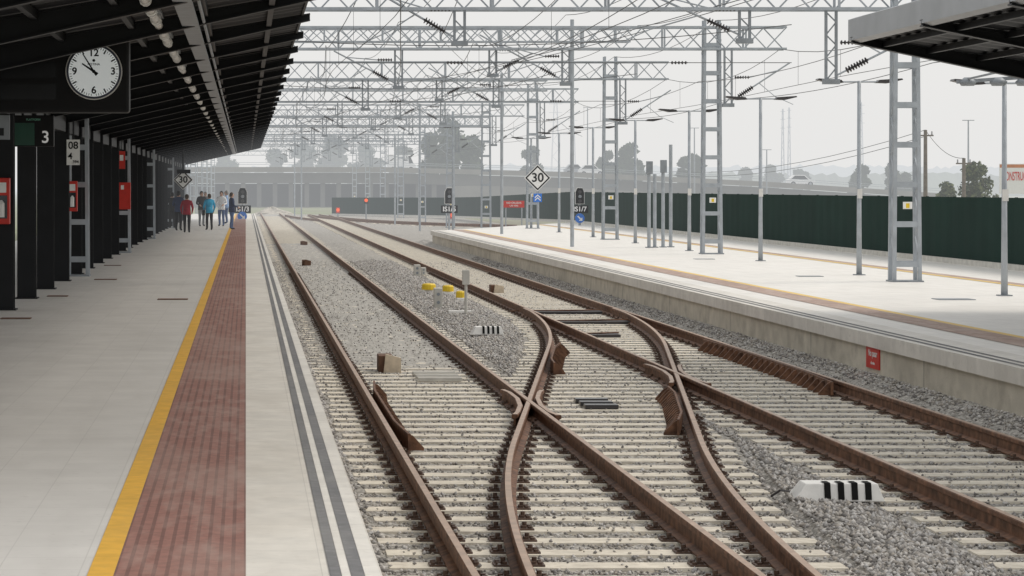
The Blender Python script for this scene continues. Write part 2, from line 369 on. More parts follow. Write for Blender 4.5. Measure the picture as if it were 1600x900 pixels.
# ballast bed
c3v=np.vectorize(c3); c4v=lambda y:c3v(y)+1.74
def prof(x,y):
    ks=[(.5,-.12),(.9,-.178),(1.2,-.189),(3.4,-.189),(3.9,-.155),(4.4,-.12),(4.8,-.155),(5.1,-.189),(7.4,-.189),(7.7,-.08),(8.1,.05)]
    z=np.interp(x,[k[0] for k in ks],[k[1] for k in ks])
    w=np.clip((y-32)/6,0,1); inA=((x>1.2)&(x<3.4))
    z=z+np.where(inA,w*.017,0)
    cr=(x>3.3)&(x<5.3)&(y<50)
    sleep=np.where(y<34,(x<c4v(y)+.5)|(x>4.9),x>c3v(y)-.5)
    return np.where(cr&sleep,-.189,z)
def grid(xs,ysv,zf,name,m):
    XX,YY=np.meshgrid(xs,ysv); ZZ=zf(XX,YY); n,mm=XX.shape
    v=np.stack([XX,YY,ZZ],-1).reshape(-1,3); idx=np.arange(n*mm).reshape(n,mm)
    f=np.stack([idx[:-1,:-1],idx[:-1,1:],idx[1:,1:],idx[1:,:-1]],-1).reshape(-1,4)
    me=bpy.data.meshes.new(name); me.from_pydata(v.tolist(),[],f.tolist()); me.materials.append(m); o=bpy.data.objects.new(name,me); col.objects.link(o); return o
def bz(x,y): return prof(x,y)+rng.normal(0,.007,x.shape)
tag(grid(np.linspace(.6,8.0,75),np.concatenate([np.arange(10,40,.12),np.arange(40,110,.4),np.arange(110,116,1)]),bz,'ballast_bed',M['ballast']),kind='structure')
tag(grid(np.linspace(.6,18,30),np.arange(114,244,2.),lambda x,y: np.full(x.shape,-.2)+rng.normal(0,.01,x.shape),'ballast_bed_far',M['ballast']),kind='structure')
# stones
N=250000
sy=12.5+ (rng.random(N)**1.5)*75; sx=rng.uniform(.66,7.92,N)
keep=np.ones(N,bool)
for r in (AL,AR,BL,BR): keep&=abs(sx-r)>.09
c3s=c3v(sy); 
for r in (np.minimum(c3s,BL),np.minimum(c3s+1.74,BR)): keep&=(abs(sx-r)>.09)
ph=((sy-12.3)/.6)%1.; ons=(ph<.24)|(ph>.76)
inz=np.where(sy<=28.6,((sx>.9)&(sx<np.minimum(c3s+2.16,4.9)))|(sx>5.0),np.where(sy<=34,True,((sx<3.55)|(sx>np.minimum(c3s-.42,5.02)))))
inz&=sx<7.7; inz&=sx>.92
rnd=rng.random(N)
# stones lie in drifts: patchy cover of the sleepers
patch=.5+.5*np.sin(sx*2.1+np.sin(sy*.9)*1.7)*np.sin(sy*1.3+sx*1.9)
keep&=~(inz&ons&(rnd>.02+.13*patch**3))
keep&=~(inz&~ons&(rnd>.55))
keep&=~((sx>1.3)&(sx<3.3)&(sy>35)&(rnd>.12))
sx=sx[keep];sy=sy[keep];ons=ons[keep];inz=inz[keep]; n=len(sx)
rad=rng.uniform(.011,.028,n)*np.where(inz,.75,1.08)
szz=prof(sx,sy)+np.where(ons&inz,.019,.002)+rad*.35
base=np.array([(1,0,0),(0,1,0),(-1,0,0),(0,-1,0),(.1,.1,.8),(-.1,0,-.8)])
ang=rng.uniform(0,6.28,n); 
V=base[None]*rng.uniform(.6,1.25,(n,6,3))+rng.normal(0,.18,(n,6,3)); V*=rad[:,None,None]
ca,sa=np.cos(ang)[:,None],np.sin(ang)[:,None]
vx=V[...,0]*ca-V[...,1]*sa; vy=V[...,0]*sa+V[...,1]*ca; vz=V[...,2]
V=np.stack([vx+sx[:,None],vy+sy[:,None],vz+szz[:,None]],-1).reshape(-1,3)
fb=np.array([(0,1,4),(1,2,4),(2,3,4),(3,0,4),(1,0,5),(2,1,5),(3,2,5),(0,3,5)])
Fc=(fb[None]+np.arange(n)[:,None,None]*6).reshape(-1)
me=bpy.data.meshes.new('ballast_stones'); me.vertices.add(len(V)); me.vertices.foreach_set('co',V.reshape(-1)); me.loops.add(len(Fc)); me.loops.foreach_set('vertex_index',Fc)
me.polygons.add(len(Fc)//3); me.polygons.foreach_set('loop_start',np.arange(0,len(Fc),3)); me.update(); me.validate(); me.materials.append(M['stone'])
o=bpy.data.objects.new('ballast_stones',me); col.objects.link(o); tag(o,'loose grey ballast stones around and between the sleepers','ballast',kind='stuff')
# ------------------------------------------------------------------ ground
mb=MB(); mb.add([(-3000,-50,-.32),(3000,-50,-.32),(3000,4500,-.32),(-3000,4500,-.32)],[(0,1,2,3)]); tag(mb.build('ground',M['ground']),kind='structure')
# ------------------------------------------------------------------ platforms
EL=.65; ER=7.9; PE=180.
mb=MB(); mb.box(-8,EL-.03,4,PE,-.4,PZ); pl=tag(mb.build('platform_left',M['pave']),kind='structure')
def sheet(x0,x1,y0,y1,z,name,m,par):
    mb=MB(); mb.add([(x0,y0,z),(x1,y0,z),(x1,y1,z),(x0,y1,z)],[(0,1,2,3)]); return mb.build(name,m,par)
mb=MB(); mb.box(0.,EL,4,PE,PZ-.14,PZ+.006); mb.build('edge_slab',M['slab'],pl)
sheet(-.63,0,4,PE,PZ+.006,'tactile_strip',M['tactile'],pl)
sheet(-.755,-.63,4,PE,PZ+.006,'yellow_line',M['yellow'],pl)
sheet(.40,.455,4,PE,PZ+.010,'edge_stripe',M['greystripe'],pl); sheet(.50,.565,4,PE,PZ+.010,'edge_stripe',M['greystripe'],pl)
sheet(.457,.498,4,PE,PZ+.010,'white_stripe',M['slab_r'],pl); sheet(.567,.64,4,PE,PZ+.010,'white_stripe',M['slab_r'],pl)
mb=MB(); mb.prism([(ER+.06,4),(17.3,4),(17.3,136),(ER+.06,109)],'z',-.4,PZ); pr=tag(mb.build('platform_right',M['pave_r']),kind='structure')
mb=MB(); mb.box(ER+.05,ER+.2,4,109,-.4,PZ-.17); mb.build('platform_wall',M['wall'],pr)
mb=MB(); mb.prism([(ER,4),(ER+.62,4),(ER+.62,111),(ER,109.5)],'z',PZ-.17,PZ+.006); mb.build('edge_slab',M['slab_r'],pr)
sheet(ER+1.1,ER+1.6,4,112,PZ+.006,'tactile_strip',M['tactile_r'],pr); sheet(ER+1.6,ER+1.73,4,112,PZ+.006,'yellow_line',M['yellow_r'],pr)
sheet(ER+.1,ER+.16,4,109,PZ+.010,'edge_stripe',M['greystripe'],pr); sheet(ER+.24,ER+.30,4,109,PZ+.010,'edge_stripe',M['greystripe'],pr)
sheet(14.6,14.9,30,128,PZ+.006,'tactile_strip',M['tactile_r'],pr); sheet(14.45,14.6,30,128,PZ+.006,'yellow_line',M['yellow_r'],pr)
for i,(px,py,w,l) in enumerate([(25,498,.42,.3),(90,463,.35,.3),(270,468,.5,.35),(165,437,.45,.35),(176,415,.4,.3),(1265,432,.5,.4),(1490,468,.6,.5),(1100,405,.5,.4)]):
    Y=7400/(py-PY); x=X(px,Y); m=MB(); m.box(x-w/2,x+w/2,Y-l/2,Y+l/2,PZ+.002,PZ+.012)
    o=m.build('access_cover',M['brown'] if i<5 else M['galvd'],loc=(x,Y,PZ+.002))
    tag(o,['cover in the left platform paving at the left picture edge','cover in the left platform paving beside the third dark column','cover in the left platform paving close to the yellow line','cover in the left platform paving beside the lattice mast','farthest dark cover in the left platform paving','dark cover in the right platform paving between mast and lamp post','dark cover in the right platform paving near the big mast','small dark cover in the right platform paving beside the second mast'][i],'access cover')
# ------------------------------------------------------------------ fence
mb=MB(); pts=[(17.25,20),(17.25,136),(17.6,196),(16.6,212),(8,238)]; posts=[]
def fz(i): return [PZ,PZ,.0,-.1,-.2][i]
for i in range(len(pts)-1):
    (x0,y0),(x1,y1)=pts[i],pts[i+1]; L=math.hypot(x1-x0,y1-y0); n=int(L/.5)
    for k in range(n):
        a=k/n;b=(k+1)/n; w=.003*(1 if k%2 else -1)
        z0=fz(i)+(fz(i+1)-fz(i))*a; z1=fz(i)+(fz(i+1)-fz(i))*b
        p=(x0+(x1-x0)*a,y0+(y1-y0)*a); q=(x0+(x1-x0)*b,y0+(y1-y0)*b)
        mb.add([(p[0]+w,p[1],z0+.12),(q[0]-w,q[1],z1+.12),(q[0]-w,q[1],z1+1.62),(p[0]+w,p[1],z0+1.62)],[(0,1,2,3)])
        if k%5==0: posts.append((p[0],p[1],z0))
fe=thing('screened_fence','long dark green screened fence behind the right platform','fence',(17.25,60,PZ))
mb.build('screen',M['fence'],fe)
mb=MB()
for i in range(len(pts)-1):
    mb.bar((pts[i][0],pts[i][1],fz(i)+.06),(pts[i+1][0],pts[i+1][1],fz(i+1)+.06),.2,.14)
mb.build('kerb',M['conc'],fe)
for p in posts[:95]:
    m=MB(); m.box(p[0]+.03,p[0]+.09,p[1]-.03,p[1]+.03,p[2],p[2]+1.63); m.build('fence_post',M['fence'],fe)
# ------------------------------------------------------------------ canopies
def canopy(label,xc,xe,hc,he,y0,y1,colx,ycols,yr,other,dirn):
    t=thing('platform_canopy',label,'canopy',(xc,(y0+y1)/2,PZ))
    sl=(he-hc)/(xe-xc)
    zf=lambda x: H+hc+sl*(x-xc)
    mb=MB(); n=int((y1-y0)/.14); 
    for side in (0,1):
        xa,xb=(xc,xe) if side==0 else (xc,other)
        za=zf(xa); zb=zf(xb) if side==0 else H+he
        b0=len(mb.v)
        for k in range(n+1):
            y=y0+(y1-y0)*k/n; w=.03*(1 if (k//2)%2 else 0)
            mb.v.append((xa,y,za+w)); mb.v.append((xb,y,zb+w))
        for k in range(n): mb.f.append((b0+2*k,b0+2*k+1,b0+2*k+3,b0+2*k+2)); mb.m.append(0)
    mb.build('roof_sheet',M['roof'],t)
    mb=MB(); mb.prism([(xe,zf(xe)+.035),(xe,zf(xe)+.16),(xc,H+hc+.4),(other,H+he+.16),(other,H+he+.05),(xc,H+hc+.08)],'y',y0,y1); mb.build('roof_cover',M['fascia'],t)
    for y in yr:
        m=MB(); e=xe+dirn*.12
        m.prism([(xc,zf(xc)-.01),(e,zf(e)-.01),(e,zf(e)-.10),(xc,zf(xc)-.34)],'y',y-.012,y+.012)
        m.bar((xc,y,zf(xc)-.34),(e,y,zf(e)-.10),.16,.02); m.bar((xc,y,zf(xc)-.02),(e,y,zf(e)-.02),.16,.02)
        m.prism([(xc,H+hc-.01),(other,H+he-.01),(other,H+he-.1),(xc,H+hc-.34)],'y',y-.06,y+.06)
        m.build('rafter',M['dark'],t)
    for fx in (.14,.33,.52,.72,.9):
        x=xc+(xe-xc)*fx; m=MB(); m.box(x-.035,x+.035,y0,y1,zf(x)-.10,zf(x)-.012); m.build('purlin',M['dark'],t)
    m=MB(); m.box(xc-.1,xc+.1,y0,y1,H+hc-.5,H+hc-.2); m.build('valley_beam',M['dark'],t)
    for y in ycols:
        m=MB(); w=.15
        m.box(colx-w,colx+w,y-.15,y-.13,PZ,H+hc-.3); m.box(colx-w,colx+w,y+.13,y+.15,PZ,H+hc-.3); m.box(colx-.012,colx+.012,y-.13,y+.13,PZ,H+hc-.3)
        c=m.build('column',M['dark'],t); m=MB(); m.box(colx-.19,colx+.19,y-.2,y+.2,PZ,PZ+.02); m.build('base_plate',M['dark'],c)
    return t,zf
yc=[38.7+4*k for k in range(-2,28)]
lc,zl=canopy('long dark steel canopy with many columns over the left platform',-3.65,.75,1.6,2.35,14.7,148.9,-3.65,yc,[14.7+4*k for k in range(0,34)],-8.0,1)
mb=MB(); mb.box(.75,.78,14.7,148.9,zl(.75)-.03,zl(.75)+.14); mb.build('edge_trim',M['dark'],lc)
rc,zr=canopy('grey and black canopy over the right platform at the top right corner',13.0,9.25,1.72,2.27,12,38.6,13.0,[18,26],[14.6+4*k for k in range(0,7)],16.8,-1)
mb=MB(); mb.prism([(9.13,H+2.22),(9.25,H+2.18),(9.25,H+2.58),(9.13,H+2.54)],'y',12,38.8); mb.build('fascia',M['fascia'],rc)
mb=MB(); mb.prism([(9.26,H+2.18),(13,H+1.62),(13,H+1.92),(9.26,H+2.48)],'y',38.62,38.77); mb.build('end_fascia',M['fascia'],rc)
lx=-1.04
def lampcan():
    t=thing('canopy_lamp','white tubular lamp under the left canopy in a long row','lamp',(lx,20,H+2.0),'lamps in the row under the left canopy')
    m=MB(); m.tube([(0,-.62,0),(0,-.6,0),(0,.6,0),(0,.62,0)],[.035,.05,.05,.035],8); m.build('tube_housing',M['lamp'],t,local=True,smooth=True)
    for s in(-1,1):
        m=MB(); m.tube([(0,s*.60-.07,0),(0,s*.60+.07,0)],.064,10); m.build('end_cap',M['white'],t,local=True)
    m=MB(); m.tube([(0,.0,.04),(0,0,.2)],.012,6); m.build('hanger',M['galvd'],t,local=True)
    return t
l0=lampcan(); 
for k in range(86):
    o=l0 if k==0 else dup(l0); o.location=(lx,20+1.48*k,H+1.94)
m=MB(); m.box(lx-.06,lx+.06,15,148,H+2.02,H+2.06); m.build('lamp_rail',M['galv'],lc)
m=MB(); m.box(-.76,-.56,15,148,H+1.93,H+1.96); m.tube([(-.50,15,H+1.98),(-.50,148,H+1.98)],.02,6); m.build('cable_tray',M['galvd'],lc)
# ------------------------------------------------------------------ clock and display board
Yk=32.6; t=thing('departure_board','large black departure display housing hanging under the canopy','display board',(X(100,Yk),Yk,Z(178,Yk)))
m=MB(); m.box(-3.6,X(202,Yk),Yk,Yk+.35,Z(176,Yk),Z(50,Yk)); bev(m.build('housing',M['black'],t),.04,3)
for k in range(3):
    z=Z(75+34*k,Yk); m=MB(); m.box(-3.5,X(88,Yk),Yk-.006,Yk,z-.1,z+.1); m.build('display_panel',M['panel'],t)
for x in(-3.1,-1.8):
    m=MB(); m.tube([(x,Yk+.17,Z(50,Yk)),(x,Yk+.17,H+1.95)],.025,8); m.build('hanger',M['dark'],t)
cx,cz=X(147,Yk),Z(112,Yk); r=.36
t=thing('station_clock','round white station clock on the black display housing','clock',(cx,Yk,cz))
m=MB(); disc(m,cx,Yk-.05,cz,r,48,.05); m.build('rim',M['lamp'],t)
m=MB(); disc(m,cx,Yk-.056,cz,r*.965,48,.004); m.build('outer_ring',mat('clock ring',(.03,.035,.06),.4),t)
m=MB(); disc(m,cx,Yk-.062,cz,r*.89,48,.004); m.build('face',mat('clock face',(.76,.80,.80),.35,var=.02,glow=.28),t)
m=MB()
for k in range(60):
    a=k*math.pi/30; l=.06 if k%5==0 else .03; w=.018 if k%5==0 else .007
    if k%15==0: continue
    u=Vector((math.sin(a),0,math.cos(a))); v_=Vector((u.z,0,-u.x)); p=Vector((cx,Yk-.0635,cz))+u*r*.87; q=p-u*l
    m.add([p+v_*w/2,p-v_*w/2,q-v_*w/2,q+v_*w/2],[(0,1,2,3)])
m.build('minute_marks',M['blackpaint'],t)
for s,dx,dz in (('12',0,.235),('3',.245,0),('6',0,-.24),('9',-.245,0)): text(s,.128,M['blackpaint'],t,(cx+dx,Yk-.0645,cz+dz),name='numeral',bold=.025)
text('FESTINA',.042,M['blackpaint'],t,(cx,Yk-.0645,cz+.09),name='maker_name')
m=MB(); disc(m,cx,Yk-.0645,cz+.14,.02,6,.001); m.build('emblem',M['blackpaint'],t)
def hand(L,ang,w,nm,y):
    a=math.radians(ang); u=Vector((math.sin(a),0,math.cos(a))); v=Vector((u.z,0,-u.x)); c=Vector((cx,y,cz))
    m=MB(); m.add([c-u*.06+v*w,c-u*.06-v*w,c+u*L-v*w*.6,c+u*L+v*w*.6],[(0,1,2,3)]); m.build(nm,M['blackpaint'],t)
hand(.18,304,.015,'hour_hand',Yk-.067); hand(.265,328,.011,'minute_hand',Yk-.069)
m=MB(); disc(m,cx,Yk-.072,cz,.022,16,.003); m.build('centre_cap',M['blackpaint'],t)
Ys=35.5; t=thing('platform_number_sign','dark hanging platform sign with white number 3','sign',(X(50,Ys),Ys,Z(228,Ys)))
m=MB(); m.box(X(22,Ys),X(84,Ys),Ys,Ys+.12,Z(229,Ys),Z(180,Ys)); bev(m.build('board',M['black'],t),.01)
m=MB(); m.box(X(23,Ys),X(54,Ys),Ys-.006,Ys,Z(227,Ys),Z(192,Ys)); m.build('green_panel',M['green'],t)
wl=mat('white sign lettering',(.85,.85,.84),.5,glow=.15)  # faint glow put into the lettering to brighten it
text('3',.235,wl,t,(X(71,Ys),Ys-.008,Z(215,Ys)),name='number'); text('PLATFORM',.04,mat('green letters',(.2,.5,.36),.5),t,(X(52,Ys),Ys-.008,Z(187,Ys)))
for px in (35,70): m=MB(); m.tube([(X(px,Ys),Ys+.06,Z(180,Ys)),(X(px,Ys),Ys+.06,H+1.75)],.02,6); m.build('hanger',M['dark'],t)
Ys=34; t=thing('small_notice_board','grey notice board at the left picture edge below the display housing','notice board',(X(4,Ys),Ys,Z(218,Ys)))
m=MB(); m.box(X(-20,Ys),X(15,Ys),Ys,Ys+.05,Z(218,Ys),Z(180,Ys)); m.build('board',M['galvd'],t)
m=MB(); m.box(X(-6,Ys),X(6,Ys),Ys-.004,Ys,Z(212,Ys),Z(200,Ys)); m.build('mark',M['panel'],t)
m=MB(); m.tube([(X(-2,Ys),Ys+.03,Z(180,Ys)),(X(-2,Ys),Ys+.03,H+1.7)],.02,6); m.build('hanger',M['dark'],t)
def cabinet(px,y0,y1,w,Y,label,ext=True):
    x=X(px,Y); t=thing('fire_cabinet',label,'fire cabinet',(x,Y,Z(y1,Y)))
    m=MB(); m.box(x-w/2,x+w/2,Y-.18,Y,Z(y1,Y),Z(y0,Y)); bev(m.build('cabinet',M['red'],t),.012)
    if ext:
        m=MB(); h=Z(y0,Y)-Z(y1,Y); m.box(x-w*.36,x+w*.36,Y-.186,Y-.18,Z(y1,Y)+h*.12,Z(y1,Y)+h*.62); m.build('window_pane',M['glass'],t)
        m=MB(); m.tube([(x,Y-.20,Z(y1,Y)+h*.15),(x,Y-.20,Z(y1,Y)+h*.45),(x,Y-.20,Z(y1,Y)+h*.52)],[w*.2,w*.2,w*.06],10); m.build('extinguisher',M['white'],t)
        m=MB(); m.box(x-w*.3,x+w*.3,Y-.186,Y-.18,Z(y1,Y)+h*.68,Z(y1,Y)+h*.9); m.build('instruction_label',M['white'],t)
    else:
        m=MB(); m.box(x-w*.3,x-w*.05,Y-.186,Y-.18,Z(y0,Y)-.2,Z(y0,Y)-.08); m.build('instruction_label',M['white'],t)
    return t
cabinet(4,278,350,.24,38.45,'red fire extinguisher cabinet at the left picture edge')
cabinet(114,283,330,.2,53.2,'red extinguisher cabinet in front of the lattice mast under the canopy')
cabinet(195,285,327,.34,72.2,'red hydrant cabinet on a distant canopy column',False)
def plate(px,py,w,h,Y,m1,name,label,cat):
    x,z=X(px,Y),Z(py,Y); t=thing(name,label,cat,(x,Y,z)); m=MB(); m.box(x-w/2,x+w/2,Y-.02,Y,z-h/2,z+h/2); m.build('board',m1,t); return t,x,z
t,x,z=plate(190,250,.20,.5,72,M['red'],'fire_sign','narrow red fire sign hanging above the hydrant cabinet','sign')
m=MB(); m.box(x-.05,x+.05,71.974,71.98,z-.02,z+.14); m.build('pictogram',M['white'],t); m=MB(); m.tube([(x,72,z+.25),(x,72,H+1.4)],.01,5); m.build('hanger',M['dark'],t)
t,x,z=plate(114.5,238,.26,.50,50.3,M['white'],'kilometre_sign','white kilometre board reading 08 in front of the lattice mast under the canopy','sign')
text('08',.20,M['blackpaint'],t,(x,50.275,z+.13)); text('4',.18,M['blackpaint'],t,(x-.06,50.275,z-.08)); text('.394',.08,M['blackpaint'],t,(x+.04,50.275,z-.19))
m=MB(); m.tube([(x,50.32,z-.1),(x,50.32,H+1.3)],.015,6); m.build('hanger',M['dark'],t)
# ------------------------------------------------------------------ gantries
def insul(mb,p,q,r=.075,n=6):
    p=Vector(p);q=Vector(q); pts=[];rs=[]
    for k in range(n):
        for (a,rr) in ((0,.35),(.25,1),(.5,1),(.6,.35)): pts.append(p+(q-p)*((k+a)/n)); rs.append(r*rr)
    pts.append(q); rs.append(r*.3); mb.tube(pts,rs,8)
def mast(t,x,Y,zb,zt,w=.5,d=.34,rung=.78,plate_=True):
    m=MB(); 
    for sx in(-1,1):
        for sy in(-1,1):
            m.bar((x+sx*w/2,Y+sy*d/2,zb),(x+sx*w*.40,Y+sy*d*.42,zt),.068,.068)
        z=zb+.5
        while z<zt-.8:
            m.bar((x+sx*w*.48,Y-d*.48,z),(x+sx*w*.47,Y+d*.47,z+.4),.03,.03); m.bar((x+sx*w*.47,Y+d*.47,z+.4),(x+sx*w*.47,Y-d*.47,z+.78),.03,.03); z+=.78
    z=zb+.35
    while z<zt:
        for sy in(-1,1): m.box(x-w*.46,x+w*.46,Y+sy*(d/2+.01)-.01,Y+sy*(d/2+.01)+.01,z-.055,z+.055)
        z+=rung
    o=m.build('mast',M['galv'],t)
    m=MB(); m.box(x-w*.62,x+w*.62,Y-d*.75,Y+d*.75,zb,zb+.03); m.build('base_plate',M['galvd'],o)
    if plate_:
        m=MB(); m.box(x-.09,x+.09,Y-d/2-.05,Y-d/2-.03,zb+1.43,zb+1.57); m.build('number_plate',M['white'],o)
        m=MB(); m.box(x-.035,x+.035,Y-d/2-.056,Y-d/2-.05,zb+1.45,zb+1.54); m.build('warning_plate',M['ymach'],o)
def truss(t,x0,x1,Y,z0,z1,d=.42,pitch=.55,full=True,c=.058,l=.03):
    m=MB()
    for zz in(z0,z1):
        for yy in(Y-d/2,Y+d/2): m.bar((x0,yy,zz),(x1,yy,zz),c,c)
    n=int((x1-x0)/pitch); 
    for k in range(n):
        a=x0+(x1-x0)*k/n; b=x0+(x1-x0)*(k+1)/n
        for j,yy in enumerate((Y-d/2,Y+d/2) if full else (Y-d/2,)):
            if (k+j)%2: m.bar((a,yy,z0),(b,yy,z1),l,l)
            else: m.bar((a,yy,z1),(b,yy,z0),l,l)
        m.bar((a,Y-d/2,z0),(b,Y+d/2,z0),.025,.025); m.bar((a,Y+d/2,z1),(b,Y-d/2,z1),.025,.025)
    for k in range(0,n+1,4):
        a=x0+(x1-x0)*k/n; m.bar((a,Y-d/2,z0),(a,Y-d/2,z1),.045,.045); m.bar((a,Y+d/2,z0),(a,Y+d/2,z1),.045,.045)
    m.build('truss_beam',M['galv'],t)
def drop(t,x,Y,zt,zb,side,reach,lift,low=True):
    m=MB()
    for sx in(-1,1): m.bar((x+sx*.10,Y,zb),(x+sx*.10,Y,zt),.05,.06)
    z=zb
    while z<zt-.2: m.bar((x-.1,Y,z),(x+.1,Y,z+.25),.025,.025); m.bar((x+.1,Y,z+.25),(x-.1,Y,z+.45),.025,.025); z+=.45
    m.box(x-.16,x+.16,Y-.08,Y+.08,zb-.07,zb+.03)
    dp=m.build('drop_post',M['galvd'],t)
    a=Vector((x+side*.1,Y,zb+.1)); u=Vector((side*reach,0,lift)); L=u.length; un=u.normalized()
    m=MB(); m.tube([a,a+un*.25],.02,6); m.tube([a+un*.7,a+u],.024,6)
    top=Vector((x+side*.1,Y,min(zt,zb+.75))); 
    m.tube([top+Vector((side*.5,0,.0)),a+u*.8],.016,6)
    m.build('cantilever_arm',M['galv'],dp)
    m=MB(); insul(m,a+un*.22,a+un*.70,.068,8); m.build('insulator',M['insul'],dp)
    m=MB(); insul(m,top+Vector((side*.08,0,0)),top+Vector((side*.5,0,.0)),.045,6); m.build('insulator',M['insul'],dp)
    if low:
        e=a+Vector((side*reach*.75,0,.12)); m=MB(); m.tube([a+un*.9,e],.014,5); m.tube([e,e+Vector((side*.5,0,-.22))],.012,5); m.build('steady_arm',M['galv'],dp)
GY=[50.3,71.2,91.,115.6,138,162,188,214,242,272,305]
ORD=['nearest','second','third','fourth','fifth','sixth','seventh','eighth','ninth','tenth','farthest']
for i,Y in enumerate(GY):
    zc=6.15 if i==0 else 6.5; z0,z1=zc-.3,zc+.3; zb=PZ if Y<130 else -.2
    extra=['with its right mast near the green fence','its mast second from the right','behind the three thin posts','carrying the speed diamond 30','just past the platform end','seen through the wires','in light haze','in haze beyond the platforms','faint in haze','very faint in haze','fading into the haze'][i]
    t=thing('catenary_gantry','%s steel catenary gantry, %s'%(ORD[i],extra),'gantry',(12.95,Y,zb),'catenary gantries across the tracks')
    mast(t,12.95,Y,zb,zc+.5 if i else zc+.9)
    mast(t,-3.5 if Y<150 else -3.9,Y+(3.2 if i==0 else 1.5),zb,zc+.4,w=.4,plate_=False)
    truss(t,-4.2,15.0,Y+.0,z0,z1,full=Y<250)
    if i==0:
        drop(t,9.8,Y,z0,5.25,-1,2.3,1.05); drop(t,11.5,Y,z0,4.45,1,1.1,.55,False); drop(t,4.2,Y,z0,5.2,-1,1.7,1.)
    else:
        drop(t,8.9,Y,z0,5.25,-1,2.3,1.25); drop(t,13.35,Y-.35,z0,4.65,1,1.6,1.05); drop(t,4.25,Y,z0,5.15,-1,1.7,.9); drop(t,6.9,Y+.3,z0,5.5,1,1.0,.5,False)
for i,Y in enumerate([80.,102.,126.,150.,175.,200.,228.]):
    t=thing('tubular_portal',['slim grey portal between the second and third gantries','thin grey portal mast left of the fourth gantry','thin grey portal between the fourth and fifth gantries','thin grey portal mast past the canopy end','thin hazy portal between the sixth and seventh gantries','thin hazy portal mast over the far tracks','faintest thin portal mast over the far tracks'][i],'gantry',(4.3,Y,-.2))
    zt=[7.6,6.9,6.1,7.2,6.0,7.4,7.2][i]
    m=MB(); xx=4.35 if Y>180 else 10.2
    m.tube([(xx,Y,PZ if Y<109 else -.2),(xx,Y,zt)],.06,8); m.build('post',M['galv'],t)
    truss(t,-3,12.0,Y,zt-.7,zt-.3,d=.3,pitch=.45,full=True,c=.05,l=.025)
def catenary(ax,zc,zm,y0,y1,label,stag=.18):
    t=thing('overhead_line',label,'overhead line',(ax,y0,zc)); sup=[y for y in GY if y0<=y<=y1]; sup=[y0]+sup+[y1]
    st=lambda y: ax+stag*math.cos(y/20.7*math.pi)
    m=MB(); m.tube([(st(y),y,zc) for y in np.arange(y0,y1,4)],.008,4); m.build('contact_wire',M['wire'],t)
    pts=[]
    for a,b in zip(sup[:-1],sup[1:]):
        for k in range(8):
            u=k/8; y=a+(b-a)*u; z=zm-.5*4*u*(1-u)*((b-a)/22.)**1.3
            pts.append((st(y),y,z))
            if k in(1,3,5,7) and y<200: dr=MB(); dr.tube([(st(y),y,zc),(st(y),y,z)],.005,3); dr.build('dropper_wire',M['wire'],t)
    m=MB(); m.tube(pts,.010,4); m.build('messenger_wire',M['wire'],t)
catenary(2.26,5.15,6.3,14,300,'overhead line above the track along the left platform')
catenary(6.35,5.2,6.35,14,300,'overhead line above the track along the right platform')
catenary(14.9,5.1,6.2,14,300,'overhead line on the right above the fence side')
def wire(label,pts,sag=0.,r=.009):
    out=[]
    for (a,b) in zip(pts[:-1],pts[1:]):
        a=Vector(a);b=Vector(b)
        for k in range(10):
            u=k/10; p=a.lerp(b,u); p.z-=sag*4*u*(1-u); out.append(p)
    out.append(Vector(pts[-1])); m=MB(); m.tube(out,r,4); o=m.build('overhead_wire',M['wire']); return tag(o,label,'wire')
wire('feeder wire strung over the gantry tops toward the left',[(8.9,14,7.3)]+[(8.9,y,7.15) for y in GY],.35)
wire('feeder wire strung along the right mast tops',[(13.1,14,7.1)]+[(13.1,y,7.0) for y in GY],.35)
wire('feeder wire strung above the left platform track',[(4.25,14,6.95)]+[(4.25,y,6.95) for y in GY],.3)
wire('feeder wire strung midway between right track and masts',[(10.9,14,6.9)]+[(10.9,y,6.85) for y in GY],.3)
wire('slanting wire from upper right gantry down over the crossover',[(12.,30,6.4),(6.4,71.2,5.6),(2.3,115,5.2)],.1)
wire('slanting wire crossing from the left track to the right track',[(2.3,38,5.3),(4.3,71.2,5.6),(6.3,115.6,5.3)],.1)
wire('second slanting wire crossing high above the crossover',[(3.2,30,6.6),(5.4,71,6.5),(8.9,91,6.2)],.2)
wire('third slanting wire descending from the second gantry to the left line',[(10.5,50.3,6.2),(5.,91,6.0),(2.3,138,5.2)],.25)
wire('fourth slanting wire rising over the right track to the third gantry',[(6.3,40,5.4),(7.4,71.2,5.9),(8.9,91,6.2)],.15)
wire('fifth slanting wire falling leftward past the fourth gantry',[(8.8,71.2,5.6),(6.2,91,5.5),(2.4,138,5.2)],.12)
wire('thin earth wire along the masts below the beams',[(12.6,20,5.4)]+[(12.6,y,5.3) for y in GY[:8]],.2,.008)
wire('thin wire between drop posts on the right',[(13.5,22,4.9)]+[(13.5,y,4.8) for y in GY[:7]],.15,.008)
def headspan(Y,x0,x1,z,label):
    t=thing('headspan','%s'%label,'headspan',(x0,Y,z)); m=MB()
    pts=[(x0+(x1-x0)*k/12,Y,z-.5*4*(k/12)*(1-k/12)) for k in range(13)]; m.tube(pts,.010,4); m.build('upper_span_wire',M['wire'],t)
    m=MB(); m.tube([(x0,Y,z-.9),(x1,Y,z-.9)],.009,4); m.build('lower_span_wire',M['wire'],t)
    for k in (2,6,10):
        m=MB(); insul(m,(pts[k][0]-.2,Y,z-.9),(pts[k][0]+.2,Y,z-.9),.04,5); m.build('insulator',M['insul'],t)
headspan(60.5,-3,12.9,6.2,'thin cross span wires between the first two gantries')
headspan(84.5,-3,12.9,6.1,'thin cross span wires just before the third gantry')
